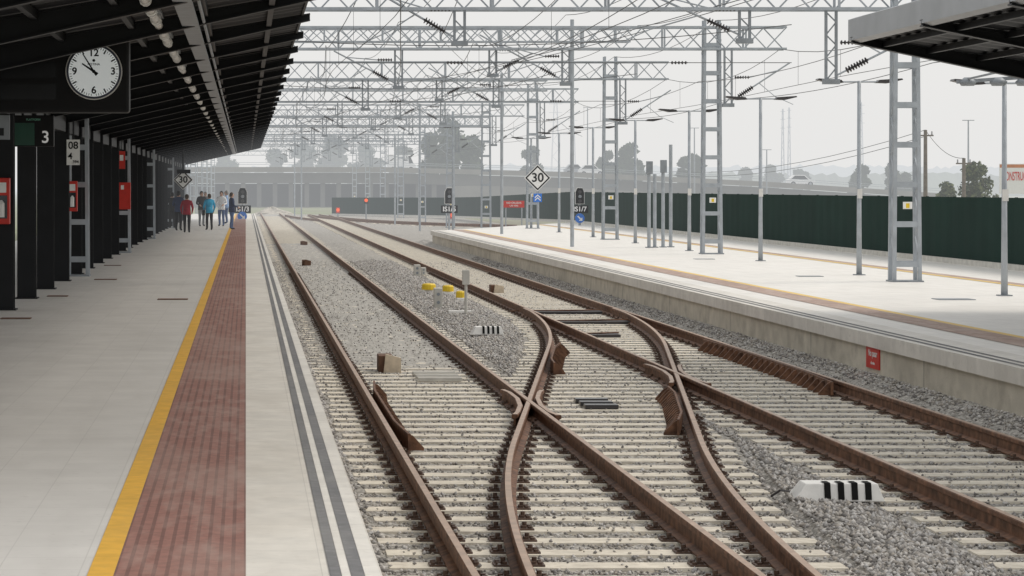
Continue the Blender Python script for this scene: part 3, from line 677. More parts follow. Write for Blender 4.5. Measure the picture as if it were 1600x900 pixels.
headspan(130,-3,12.9,6.3,'thin hazy cross span wires past the fourth gantry')
# ------------------------------------------------------------------ lamp posts
def lamp(Y,label,hz=4.6):
    t=thing('lamp_post',label,'lamp post',(12.95,Y,PZ),'double armed lamp posts on the right platform')
    m=MB(); m.tube([(0,0,0),(0,0,1.2),(0,0,hz-PZ)],[.06,.05,.038],10); m.build('post',M['galv'],t,local=True,smooth=True)
    m=MB(); m.box(-.11,.11,-.11,.11,0,.02); m.build('base_plate',M['galvd'],t,local=True)
    m=MB(); m.tube([(-.6,0,hz-PZ-.02),(.6,0,hz-PZ-.02)],.02,6); m.build('cross_arm',M['galv'],t,local=True)
    for s in(-1,1):
        m=MB(); m.prism([(s*.35,hz-PZ-.04),(s*.4,hz-PZ+.02),(s*.88,hz-PZ+.05),(s*.9,hz-PZ+.02),(s*.6,hz-PZ-.05)],'y',-.13,.13); m.build('lamp_head',M['insul'],t,local=True)
    m=MB(); m.box(-.05,.05,-.075,-.045,1.62,1.82); m.build('label_plate',M['lamp'],t,local=True)
    return t
lo=['first','second','third','fourth','fifth','sixth','seventh','eighth']
for i in range(8):
    lamp(43.7+10.35*i,'slender grey double armed lamp post, %s from the right edge'%lo[i],hz=4.6 if i else 4.15)
Y=42.6; t=thing('lamp_bracket','grey lamp bracket with round lamps under the right canopy tip','lamp bracket',(X(1545,Y),Y,Z(125,Y)))
m=MB(); m.bar((X(1495,Y),Y,Z(128,Y)),(X(1640,Y),Y,Z(118,Y)),.05,.06); m.bar((X(1510,Y),Y,Z(124,Y)),(X(1540,Y),Y-3.5,H+1.95),.03,.03); m.bar((X(1580,Y),Y,Z(120,Y)),(X(1600,Y),Y-3.5,H+1.85),.03,.03); m.build('bracket',M['galvd'],t)
for px in(1512,1560,1600):
    m=MB(); m.tube([(X(px,Y),Y,Z(121,Y)),(X(px,Y),Y,Z(128,Y)),(X(px,Y),Y,Z(134,Y))],[.06,.15,.11],12); m.build('lamp_shade',M['galvd'],t,smooth=True)
for i,(px,pt,hd) in enumerate([(1014,252,1),(1023,272,0),(1036,250,1),(1048,226,0)]):
    Y=78.5+.3*i; x=X(px,Y)
    t=thing('equipment_post',['thin grey post with small box head, left of the cluster of four','plain thin grey post second in the cluster of four','thin grey post with small box head, third in the cluster','tallest plain thin post, right of the cluster of four'][i],'post',(x,Y,PZ))
    m=MB(); m.tube([(x,Y,PZ),(x,Y,Z(pt,Y))],.055,8); m.build('post',M['galv'],t); m=MB(); m.box(x-.1,x+.1,Y-.1,Y+.1,PZ,PZ+.03); m.build('base_plate',M['galvd'],t)
    if hd: m=MB(); m.box(x-.10,x+.10,Y-.14,Y-.06,Z(pt+20,Y),Z(pt,Y)); bev(m.build('box_head',M['galvd'],t),.01)
# ------------------------------------------------------------------ signals and signs
def signal(px,Y,zb,tx,label):
    x=X(px,Y); s=Y/150.; t=thing('railway_signal',label,'signal',(x,Y,zb))
    m=MB(); m.tube([(x,Y+.1,zb),(x,Y+.1,Z(295,Y))],.06,8); m.build('post',M['galv'],t)
    w=6.5*Y/4000; m=MB(); m.prism([(x-w,Z(318,Y)),(x+w,Z(318,Y)),(x+w,Z(300,Y)),(x+w*.6,Z(294,Y)),(x-w*.6,Z(294,Y)),(x-w,Z(300,Y))],'y',Y-.02,Y+.03); m.build('backboard',M['blackpaint'],t)
    m=MB(); ww=w*1.15; m.prism([(x-ww,Z(319,Y)),(x+ww,Z(319,Y)),(x+ww,Z(299.5,Y)),(x+w*.65,Z(293,Y)),(x-w*.65,Z(293,Y)),(x-ww,Z(299.5,Y))],'y',Y+.031,Y+.04); m.build('white_border',M['white'],t)
    for k,py in enumerate((300,307,314)):
        m=MB(); m.tube([(x,Y-.18,Z(py,Y)),(x,Y-.02,Z(py,Y))],[.085*s,.1*s],12); m.build('lens_hood',M['insul'] if k!=1 else M['galvd'],t)
    m=MB(); m.box(x-13*Y/4000,x+13*Y/4000,Y-.03,Y,Z(333,Y),Z(321,Y)); m.build('name_board',M['blackpaint'],t)
    text(tx,10.5*Y/4000,wl,t,(x,Y-.04,Z(327,Y)),name='lettering',bold=.02)
def blue(px,py,Y,label,rr=6.5):
    x,z=X(px,Y),Z(py,Y); t=thing('direction_sign',label,'sign',(x,Y,z)); m=MB(); disc(m,x,Y,z,rr*Y/4000,24,.02); m.build('disc',M['blue'],t)
    m=MB(); u=rr*Y/4000; m.add([(x-.55*u,Y-.006,z+.35*u),(x-.35*u,Y-.006,z+.55*u),(x+.25*u,Y-.006,z-.05*u),(x+.5*u,Y-.006,z+.2*u),(x+.55*u,Y-.006,z-.55*u),(x-.2*u,Y-.006,z-.5*u),(x+.05*u,Y-.006,z-.25*u)],[(0,1,2,6),(3,4,5)]); m.build('arrow',M['white'],t)
    return t
signal(379,150,PZ,'IS1/3','black railway signal named IS1/3 at the left platform edge'); blue(378.5,338,149.8,'round blue arrow sign below the left signal',7.5)
signal(702,150,-.2,'IS1/5','black railway signal named IS1/5 between the far tracks')
signal(906,125,PZ,'IS1/7','black railway signal named IS1/7 on the right platform end'); blue(906,341,124.8,'round blue arrow sign below the right signal',7.5)
def diamond(px,py,Y,hd,label,post):
    x,z=X(px,Y),Z(py,Y); u=hd*Y/4000; t=thing('speed_sign',label,'sign',(x,Y,z))
    for nm,r,m_,dy in (('board',1.,M['white'],0),('black_border',.93,M['blackpaint'],-.006),('face',.78,M['white'],-.012)):
        m=MB(); m.add([(x-u*r,Y+dy,z),(x,Y+dy,z-u*r),(x+u*r,Y+dy,z),(x,Y+dy,z+u*r)],[(0,1,2,3)]) if dy else m.prism([(x-u,z),(x,z-u),(x+u,z),(x,z+u)],'y',Y,Y+.02); m.build(nm,m_,t)
    text('30',u*.92,M['blackpaint'],t,(x,Y-.02,z),name='number',bold=.02)
    if post: m=MB(); m.tube([(x,Y+.06,post),(x,Y+.06,z)],.03,8); m.build('hanger',M['dark'],t)
    return t
diamond(840,278,115.2,21,'large white diamond speed sign 30 on the right platform mast',0)
diamond(286,281,104,15.5,'white diamond speed sign 30 above the people on the left',H+1.75)
t,x,z=plate(287,268,.55,.16,103.7,M['black'],'small_black_sign','small black board over the left diamond sign','sign')
x,z=X(840,115.2),Z(309,115.2); t=thing('chevron_sign','square blue sign with white chevron under the large diamond','sign',(x,115.2,z))
m=MB(); m.box(x-.19,x+.19,115.18,115.2,z-.19,z+.19); m.build('board',M['blue'],t)
for dz in(0,-.12):
    m=MB(); m.add([(x-.13,115.17,z-.03+dz),(x,115.17,z+.09+dz),(x,115.17,z+.15+dz),(x-.13,115.17,z+.03+dz),(x+.13,115.17,z-.03+dz),(x+.13,115.17,z+.03+dz)],[(0,1,2,3),(1,4,5,2)])
    m.build('chevron',M['white'],t)
Y=128; x,z=X(803,Y),Z(319,Y); t=thing('warning_board','red board with white writing in front of the far fence','sign',(x,Y,z))
m=MB(); m.box(x-.52,x+.52,Y,Y+.03,z-.17,z+.17); m.build('board',M['red'],t); text('NO CRUZAR',.13,M['white'],t,(x,Y-.01,z+.06)); text('LAS VIAS',.11,M['white'],t,(x,Y-.01,z-.08))
for dx in(-.4,.4): m=MB(); m.tube([(x+dx,Y+.05,-.2),(x+dx,Y+.05,z+.1)],.03,6); m.build('leg',M['galv'],t)
Y=32.4; t=thing('wall_sign','small red no entry notice on the right platform wall','sign',(ER+.03,Y,.25))
m=MB(); m.box(ER+.03,ER+.048,Y-.33,Y+.33,.06,.37); m.build('board',M['red'],t)
text('No pasar',.12,M['white'],t,(ER+.026,Y-.03,.25),rz=-math.pi/2); text('a las vias',.06,M['white'],t,(ER+.026,Y-.03,.13),rz=-math.pi/2)
for i,(px,py,Y) in enumerate([(572,313,200),(707,336,170),(528,328,215)]):
    x=X(px,Y); z=Z(py,Y); t=thing('dwarf_signal',['small dwarf signal with glowing orange lens near the far tracks','short red marker below the middle signal','tiny red marker beside the far track curve'][i],'signal',(x,Y,-.2))
    m=MB(); m.tube([(x,Y,-.2),(x,Y,z+.1)],.05,6); m.build('post',M['galvd'],t); m=MB(); m.box(x-.16,x+.16,Y-.1,Y,z-.25,z+.2); m.build('head',M['black'] if i==0 else M['red'],t)
    m=MB(); disc(m,x,Y-.12,z,.14,12); m.build('lens',M['amber'],t)
# ------------------------------------------------------------------ track side objects
def striped(px,py,z0,w,h,label,n=4):
    Y=(H-z0)*4000/(py-PY); x=X(px,Y); t=thing('marker_block',label,'marker block',(x,Y,z0))
    m=MB(); d=.32
    m.add([(x-w/2,Y,z0),(x+w/2,Y,z0),(x+w/2,Y+d,z0),(x-w/2,Y+d,z0),(x-w*.36,Y+.03,z0+h),(x+w*.43,Y+.03,z0+h),(x+w*.43,Y+d-.04,z0+h),(x-w*.36,Y+d-.04,z0+h)],[(0,3,2,1),(4,5,6,7),(0,1,5,4),(1,2,6,5),(2,3,7,6),(3,0,4,7)])
    bev(m.build('body',M['offwhite'],t),.006)
    for k in range(n):
        a=x-w*.18+(w*.60)*k/n+.01; b=a+w*.07; e=.007; s=MB()
        s.add([(a,Y-e,z0+.015),(b,Y-e,z0+.015),(b,Y+.03-e,z0+h+e),(a,Y+.03-e,z0+h+e),(b,Y+.16,z0+h+e),(a,Y+.16,z0+h+e)],[(0,1,2,3),(3,2,4,5)]); s.build('black_stripe',M['blackpaint'],t)
    return x,Y
x,Y=striped(1312,784,-.14,.72,.14,'large white marker block with black stripes on the ballast at right')
m=MB(); m.tube([(x-.36,Y+.2,-.08),(x-.45,Y+.1,-.06),(x-.5,Y+.2,-.12)],.010,6); tag(m.build('cable',M['insul'],loc=(x-.45,Y+.1,-.1)),'short dark cable at the end of the large striped block','cable')
striped(762,523,-.12,.54,.13,'smaller white marker block with black stripes between the tracks')
Y=29.3; x=X(937,Y); t=thing('stacked_grating','black stacked bars lying on the sleepers in the middle','grating',(x,Y,-.17))
for k in range(3):
    m=MB(); m.box(x-.19,x+.19,Y+.42*k-.2,Y+.42*k-.02,-.168,-.12); bev(m.build('bar',M['insul'],t),.008)
def crate(px,py,w,h,label,m_):
    Y=2.5*4000/(py-PY); x=X(px,Y); t=thing('wooden_box',label,'box',(x,Y,-.17)); m=MB(); m.box(x-w/2,x+w*.15,Y,Y+.5,-.19,-.19+h*.9); bev(m.build('brown_block',M['brown'],t),.01)
    m=MB(); m.prism([(x-w*.3,-.19),(x+w/2,-.19),(x+w/2,-.19+h*.8),(x-w*.2,-.19+h)],'y',Y-.1,Y-.004); m.build('board',m_,t)
crate(609,579,.30,.27,'cream and brown wooden box between the rails of the left track',M['wood']); crate(479,414,.28,.22,'small brown box far along the left track',M['brown']); crate(777,456,.3,.22,'pale wooden box beside the far curved rail',M['wood']); crate(475,382,.3,.2,'tiny brown box farthest along the left track',M['brown'])
t=thing('timber_grid','pale slatted grid lying between the rails of the left track','grid',(X(670,35),34,-.17))
for k in range(5): m=MB(); m.box(X(640,35),X(705,35),33.2+.28*k,33.32+.28*k,-.16,-.12); m.build('slat',M['conc'],t)
for i,(px,py,w) in enumerate([(670,457,.34),(700,460,.27),(720,470,.22)]):
    Y=2.48*4000/(py-PY); x=X(px,Y); t=thing('trackside_device','yellow rounded cap on a grey base beside the track, %s'%['left of three','middle of three','right of three'][i],'track device',(x,Y,-.15))
    m=MB(); m.tube([(x,Y,-.06),(x,Y,.05),(x,Y,.08),(x,Y,.09)],[w*.5,w*.48,w*.40,w*.12],14); m.build('cap',M['ymach'],t); m=MB(); m.box(x-w*.46,x+w*.46,Y-.12,Y+.12,-.17,-.06); bev(m.build('base',M['offwhite'],t),.02)
for i,(px,py,w,h) in enumerate([(685,482,.17,.42),(652,432,.18,.33),(662,430,.14,.22)]):
    Y=2.5*4000/(py-PY); x=X(px,Y); t=thing('track_cabinet','%s'%['grey trackside cabinet with two round caps in front of the yellow caps','pale small cabinet behind the yellow caps','smallest pale box beside the back cabinet'][i],'cabinet',(x,Y,-.15))
    m=MB(); m.box(x-w/2,x+w/2,Y,Y+.25,-.15,-.15+h); bev(m.build('case',M['conc'],t),.015)
    for dz in(.3,.7): m=MB(); disc(m,x,Y-.012,-.15+h*dz,w*.2,14); m.build('round_cap',M['galvd'],t)
Y=50; x=X(728,Y); t=thing('short_post','short pale post with square head beside the track devices','post',(x,Y,-.15)); m=MB(); m.tube([(x,Y,-.15),(x,Y,.6)],.03,8); m.build('post',M['conc'],t); m=MB(); m.box(x-.07,x+.07,Y-.05,Y+.05,.45,.74); bev(m.build('head',M['conc'],t),.01)
m=MB(); m.box(x-.3,x+.15,Y+.4,Y+.6,-.17,-.08); tag(m.build('concrete_block',M['offwhite'],loc=(x,Y+.5,-.17)),'low white concrete block at the foot of the short post','block')
for i,(y0,xa,xb) in enumerate([(47.2,5.6,7.1),(51.,5.6,7.1),(43.,5.7,6.3)]):
    t=thing('point_rod','%s'%['dark point rod cover across the right track, middle one','dark point rod cover across the right track, farthest one','dark point rod cover across the right track, nearest one'][i],'point rod',(xa,y0,-.16)); m=MB(); m.box(xa,xb,y0,y0+.5,-.17,-.12); m.build('cover',M['insul'],t); m=MB(); m.tube([(xa-.3,y0+.25,-.12),(xb,y0+.25,-.10)],.015,6); m.build('rod',M['rust'],t)
# ------------------------------------------------------------------ gravel heap
m=MB(); Yh=246
vs=[];fs=[];n=18
for i in range(7):
    for k in range(n):
        a=2*math.pi*k/n; r=(1-i/6.)*(1+.2*math.sin(3*a+i)); vs.append((X(425,Yh)+2.0*r*math.cos(a),Yh+2.4*r*math.sin(a),-.25+.8*(1-(1-i/6.)**1.4)*(.85+.15*math.sin(5*a))))
for i in range(6):
    for k in range(n): fs.append((i*n+k,i*n+(k+1)%n,(i+1)*n+(k+1)%n,(i+1)*n+k))
m.add(vs,fs); tag(m.build('gravel_heap',M['heap']),'pale gravel heap at the far end of the left track','heap')
# ------------------------------------------------------------------ viaduct
Yv=340.; P=lambda px,py:(X(px,Yv),Z(py,Yv))
top=[(120,262),(330,261),(600,261),(900,269),(1200,284),(1470,302)]
t=thing('road_viaduct','long grey concrete road viaduct crossing in the haze behind the tracks','viaduct',(X(700,Yv),Yv,-.3))
m=MB(); 
for a,b in zip(top[:-1],top[1:]): m.prism([P(*a),P(*b),P(b[0],b[1]+8),P(a[0],a[1]+8)],'y',Yv,Yv+.3)
m.build('parapet',M['viad'],t)
m=MB()
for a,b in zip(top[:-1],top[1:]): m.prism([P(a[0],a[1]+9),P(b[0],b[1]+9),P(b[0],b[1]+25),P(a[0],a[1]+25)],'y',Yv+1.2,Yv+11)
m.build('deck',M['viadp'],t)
for d in(-4,-7):
    m=MB(); 
    for a,b in zip(top[:-1],top[1:]): m.bar((P(a[0],a[1]+d)[0],Yv+.15,P(a[0],a[1]+d)[1]),(P(b[0],b[1]+d)[0],Yv+.15,P(b[0],b[1]+d)[1]),.05,.05)
    m.build('guard_rail',M['galv'],t)
px=130
while px<720:
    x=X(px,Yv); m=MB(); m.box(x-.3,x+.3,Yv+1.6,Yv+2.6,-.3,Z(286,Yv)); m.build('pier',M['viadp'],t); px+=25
m=MB(); m.box(X(120,Yv),X(720,Yv),Yv+9,Yv+10,-.3,Z(287,Yv)); m.build('underdeck_shade',M['viad_shade'],t)  # dark sheet behind the piers, standing in for shade under the deck
m=MB(); m.prism([P(700,290),P(900,291),P(1200,300),P(1470,318),P(1470,328),P(700,328)],'y',Yv+1.25,Yv+1.9); m.build('retaining_wall',M['viad'],t)
def car(px,py,Y,L,hh,label,paint,van=False,cat='car'):
    x,z=X(px,Y),Z(py,Y); t=thing('passing_van' if van else 'passing_car',label,cat,(x,Y,z)); W=1.7
    if van: pf=[(-L/2,.3),(L/2,.3),(L/2,.9),(L*.42,1.1),(L*.3,hh),(-L/2,hh)]; wf=[(L*.25,1.05),(L*.40,1.1),(L*.29,hh-.12),(L*.22,hh-.12)]
    else: pf=[(-L/2,.3),(L/2,.3),(L/2,.75),(L*.28,.92),(L*.1,hh),(-L*.28,hh),(-L*.45,.95),(-L/2,.9)]; wf=[(-L*.4,.95),(L*.24,.92),(L*.09,hh-.08),(-L*.26,hh-.08)]
    m=MB(); m.prism([(x+a,z+b) for a,b in pf],'y',Y,Y+W); bev(m.build('body',paint,t),.06)
    m=MB(); m.prism([(x+a,z+b) for a,b in wf],'y',Y-.01,Y+W+.01); m.build('window',M['glass'],t)
    for s in(-1,1):
        for yy in(Y-.02,Y+W-.18): 
            m=MB(); disc(m,x+s*L*.32,yy,z+.32,.32,16,.2); w=m.build('wheel',M['tyre'],t); m=MB(); disc(m,x+s*L*.32,yy-.005,z+.32,.18,12,.21); m.build('rim',M['galv'],w)
car(628,268,Yv+3,3.8,2.2,'white van driving on the viaduct above the far tracks',M['carwhite'],True,'van')
car(925,275,Yv+3,3.4,1.5,'pale car driving on the middle of the viaduct',M['carwhite']); car(1253,291,Yv+3,3.6,1.5,'white car on the lower right ramp of the viaduct',M['carwhite']); car(900,274,Yv+6,3.,1.5,'grey car just behind the pale car on the viaduct',M['cargrey'])
# ------------------------------------------------------------------ trees
def tree(px,ytop,wpx,Y,label,m_='leaf',nleaf=2600,zb=-.3,ls=.5,trunkf=.25,group=None,name='broadleaf_tree'):
    x=X(px,Y); zt=Z(ytop,Y); hw=wpx*Y/4000; h=zt-zb
    t=thing(name,label,'tree',(x,Y,zb),group)
    m=MB(); r=max(.08,h*.025); hb=h*trunkf
    m.tube([(x,Y,zb),(x+.02*h,Y,zb+hb),(x,Y,zb+h*.7)],[r,r*.7,r*.2],7)
    for k in range(6):
        a=k*1.05; m.tube([(x,Y,zb+hb*(.8+.1*k)),(x+hw*.5*math.cos(a),Y+hw*.5*math.sin(a),zb+h*(.45+.06*k))],[r*.45,r*.12],5)
    m.build('trunk',M['bark'],t)
    rr=np.random.default_rng(int(px)); nc=15; cs=[]
    for k in range(nc):
        a=rr.uniform(0,6.28); q=rr.uniform(0,.7); zz=rr.uniform(.12,.86); wz=math.sin(math.pi*min(1,max(.12,(zz*.8+.2))))**.5
        cs.append((x+hw*q*wz*math.cos(a),Y+hw*q*wz*math.sin(a),zb+hb*.7+(h-hb*.7)*zz,hw*rr.uniform(.26,.44)))
    cs.append((x,Y,zt-hw*.32,hw*.32)); cs.append((x,Y,zb+h*.55,hw*.55))
    ci=rr.integers(0,len(cs),nleaf); C=np.array(cs)[ci]
    d=rr.normal(size=(nleaf,3)); d/=np.linalg.norm(d,axis=1)[:,None]; rad=C[:,3]*rr.uniform(.4,1.05,nleaf)
    c=C[:,:3]+d*rad[:,None]*np.array([1,1,.8]); c[:,2]=np.maximum(c[:,2],zb+.1)
    u=rr.normal(size=(nleaf,3)); u/=np.linalg.norm(u,axis=1)[:,None]; w=np.cross(u,rr.normal(size=(nleaf,3))); w/=np.linalg.norm(w,axis=1)[:,None]
    s=ls*rr.uniform(.6,1.3,nleaf)[:,None]*.5
    V=np.stack([c-u*s,c-w*s*.6,c+u*s,c+w*s*.6],1).reshape(-1,3); me=bpy.data.meshes.new('crown'); me.from_pydata(V.tolist(),[],np.arange(nleaf*4).reshape(-1,4).tolist()); me.materials.append(M[m_])
    o=bpy.data.objects.new('crown',me); col.objects.link(o); o.parent=t; o.location=(-x,-Y,-zb)
g='hazy trees beyond the viaduct'
for a in [(702,184,52,365,'big hazy tree with the widest crown behind the viaduct'),(738,210,32,372,'tree merging with the right of the biggest hazy tree'),(672,206,28,370,'tree merging with the left of the biggest hazy tree'),(832,228,20,420,'small round hazy tree right of the biggest tree'),(985,222,34,400,'hazy tree behind the viaduct between the masts'),(950,236,22,420,'low hazy tree left of the mast tree'),
          (1082,240,28,400,'round dark hazy tree right of the three thin posts'),(520,208,40,600,'tall faint tree left of centre above the viaduct'),(570,222,32,600,'faint tree beside the tall left one'),(475,222,28,620,'faint tree left of the tall faint tree'),(430,232,26,600,'faint tree at the right of the canopy end'),(628,226,28,520,'low tree farther left of the biggest hazy tree'),
          (1345,258,20,420,'small tree over the ramp between lamp post and mast'),(1392,256,15,420,'small tree just left of the big mast'),(1415,270,14,430,'lowest tree by the big mast'),(1205,258,20,600,'faint distant tree right of the second lamp post'),(1250,266,18,600,'faint distant low tree above the white car'),(1165,262,18,600,'faint distant tree between the mast and the lamp post'),(350,232,34,600,'faint tree framed below the canopy end')]:
    tree(*a,ls=1.2 if a[3]>430 else 1.0,group=g,nleaf=3000)
tree(1520,252,48,170,'olive green bushy tree behind the fence beside the white sign','leaf2',3600,zb=-.3,ls=.3,trunkf=.1)
tree(1478,282,26,180,'low bush behind the fence left of the olive green tree','leaf2',1500,zb=-.3,ls=.3,trunkf=.1,name='bush')
for nm,Yh,lo_,hi_,sd in (('hills',1500.,266,258,3),('hills_near',800.,276,268,5)):
    r2=np.random.default_rng(sd); m=MB(); n=260; vs=[]
    hh=np.convolve(r2.random(n+24),np.ones(12)/12,'same')[12:12+n]*.8+r2.random(n)*.25
    for k in range(n): px=100+1700*k/(n-1); vs+= [(X(px,Yh),Yh,-.4),(X(px,Yh),Yh+20,Z(lo_+(hi_-lo_)*(hh[k]*2.2-.6)*1.4,Yh))]
    m.add(vs,[(2*k,2*k+2,2*k+3,2*k+1) for k in range(n-1)]); tag(m.build(nm,M['hill']),kind='structure')
# ------------------------------------------------------------------ far poles
def tpole(px,ytop,Y,label):
    x,zt=X(px,Y),Z(ytop,Y); t=thing('utility_pole',label,'utility pole',(x,Y,-.3)); m=MB(); m.tube([(x,Y,-.3),(x,Y,zt)],[.15,.11],8); m.build('post',M['pole'],t)
    m=MB(); m.bar((x-.5,Y,zt-.35),(x+.5,Y,zt-.35),.09,.09); m.build('cross_arm',M['pole'],t)
    for s in(-.4,.0,.4): m=MB(); insul(m,(x+s,Y,zt-.3),(x+s,Y,zt-.08),.06,3); m.build('insulator',M['insul'],t)
    return (x,Y,zt)
a=tpole(1446,203,160,'taller wooden utility pole right of the big mast'); b=tpole(1506,247,165,'shorter wooden utility pole above the olive tree')
wire('sagging telephone wire between the two wooden poles',[a,b],.5,.02); wire('sagging telephone wire left of the taller wooden pole',[a,(X(1050,230),230,Z(268,230))],.9,.02); wire('second telephone wire left of the taller wooden pole',[(a[0],a[1],a[2]-.4),(X(1050,230),230,Z(274,230))],.9,.02)
def lattice(px,ytop,Y,w,label):
    x,zt=X(px,Y),Z(ytop,Y); t=thing('lattice_pylon',label,'pylon',(x,Y,-.3)); m=MB(); n=12; h=zt+.3
    for sx in(-1,1):
        for sy in(-1,1): m.bar((x+sx*w,Y+sy*w,-.3),(x+sx*w*.25,Y+sy*w*.25,zt),.13,.13)
    for k in range(n):
        f0=1-.75*k/n; f1=1-.75*(k+1)/n; z0=-.3+h*k/n; z1=-.3+h*(k+1)/n; s=1 if k%2 else -1
        m.bar((x-s*w*f0,Y-w*f0,z0),(x+s*w*f1,Y-w*f1,z1),.09,.09)
    for zz in (.78,.88,.97): m.bar((x-w*1.3,Y,-.3+h*zz),(x+w*1.3,Y,-.3+h*zz),.12,.12)
    m.build('tower',M['galvd'],t)
lattice(1223,170,720,.5,'thin hazy lattice tower, left of the close pair'); lattice(1233,168,740,.5,'thin hazy lattice tower, right of the close pair'); lattice(1345,160,800,.9,'hazy lattice tower behind the tall lamp post'); lattice(868,158,800,1.6,'faint lattice tower behind the middle gantries'); lattice(895,172,850,1.2,'faintest lattice tower in the middle distance')
for i,(px,yt,Y) in enumerate([(1513,188,260),(918,168,380),(1198,234,330),(1085,200,330)]):
    x,zt=X(px,Y),Z(yt,Y); t=thing('street_lamp',['tall thin street lamp behind the olive tree','hazy street lamp behind the third gantry','hazy low street lamp by the viaduct ramp','hazy street lamp near the round dark tree'][i],'street lamp',(x,Y,-.3)); m=MB(); m.tube([(x,Y,-.3),(x,Y,zt)],[.12,.07],6); m.build('post',M['galvd'],t)
    m=MB(); m.bar((x-.6,Y,zt),(x+.6,Y,zt),.12,.08); m.build('lamp_head',M['galvd'],t)
Y=150; x0=X(1562,Y); t=thing('roadside_billboard','white board with red lettering CONSTRUC at the right edge','billboard',(x0,Y,-.3))
m=MB(); m.box(x0,x0+4.2,Y,Y+.1,Z(303,Y),Z(256,Y)); m.build('board',M['white'],t); text('CONSTRUC',.72,M['red'],t,(X(1585,Y),Y-.02,Z(276,Y)),sx=.36)
m=MB(); m.box(x0,x0+4.2,Y-.01,Y,Z(262,Y),Z(257,Y)); m.build('orange_band',mat('orange band',(.6,.22,.08),.6),t)
for k in(.3,3.8): m=MB(); m.box(x0+k-.05,x0+k+.05,Y+.1,Y+.2,-.3,Z(280,Y)); m.build('leg',M['galvd'],t)
t=thing('pale_building','long pale building seen between the dark canopy columns','building',(-16,80,-.3)); m=MB(); m.box(-17,-15.5,10,170,-.3,5.2); m.build('wall',M['build'],t)
for k in range(18): m=MB(); y=20+8*k; m.box(-15.5,-15.47,y,y+2.4,1.2,2.9); m.build('window',M['glass'],t)
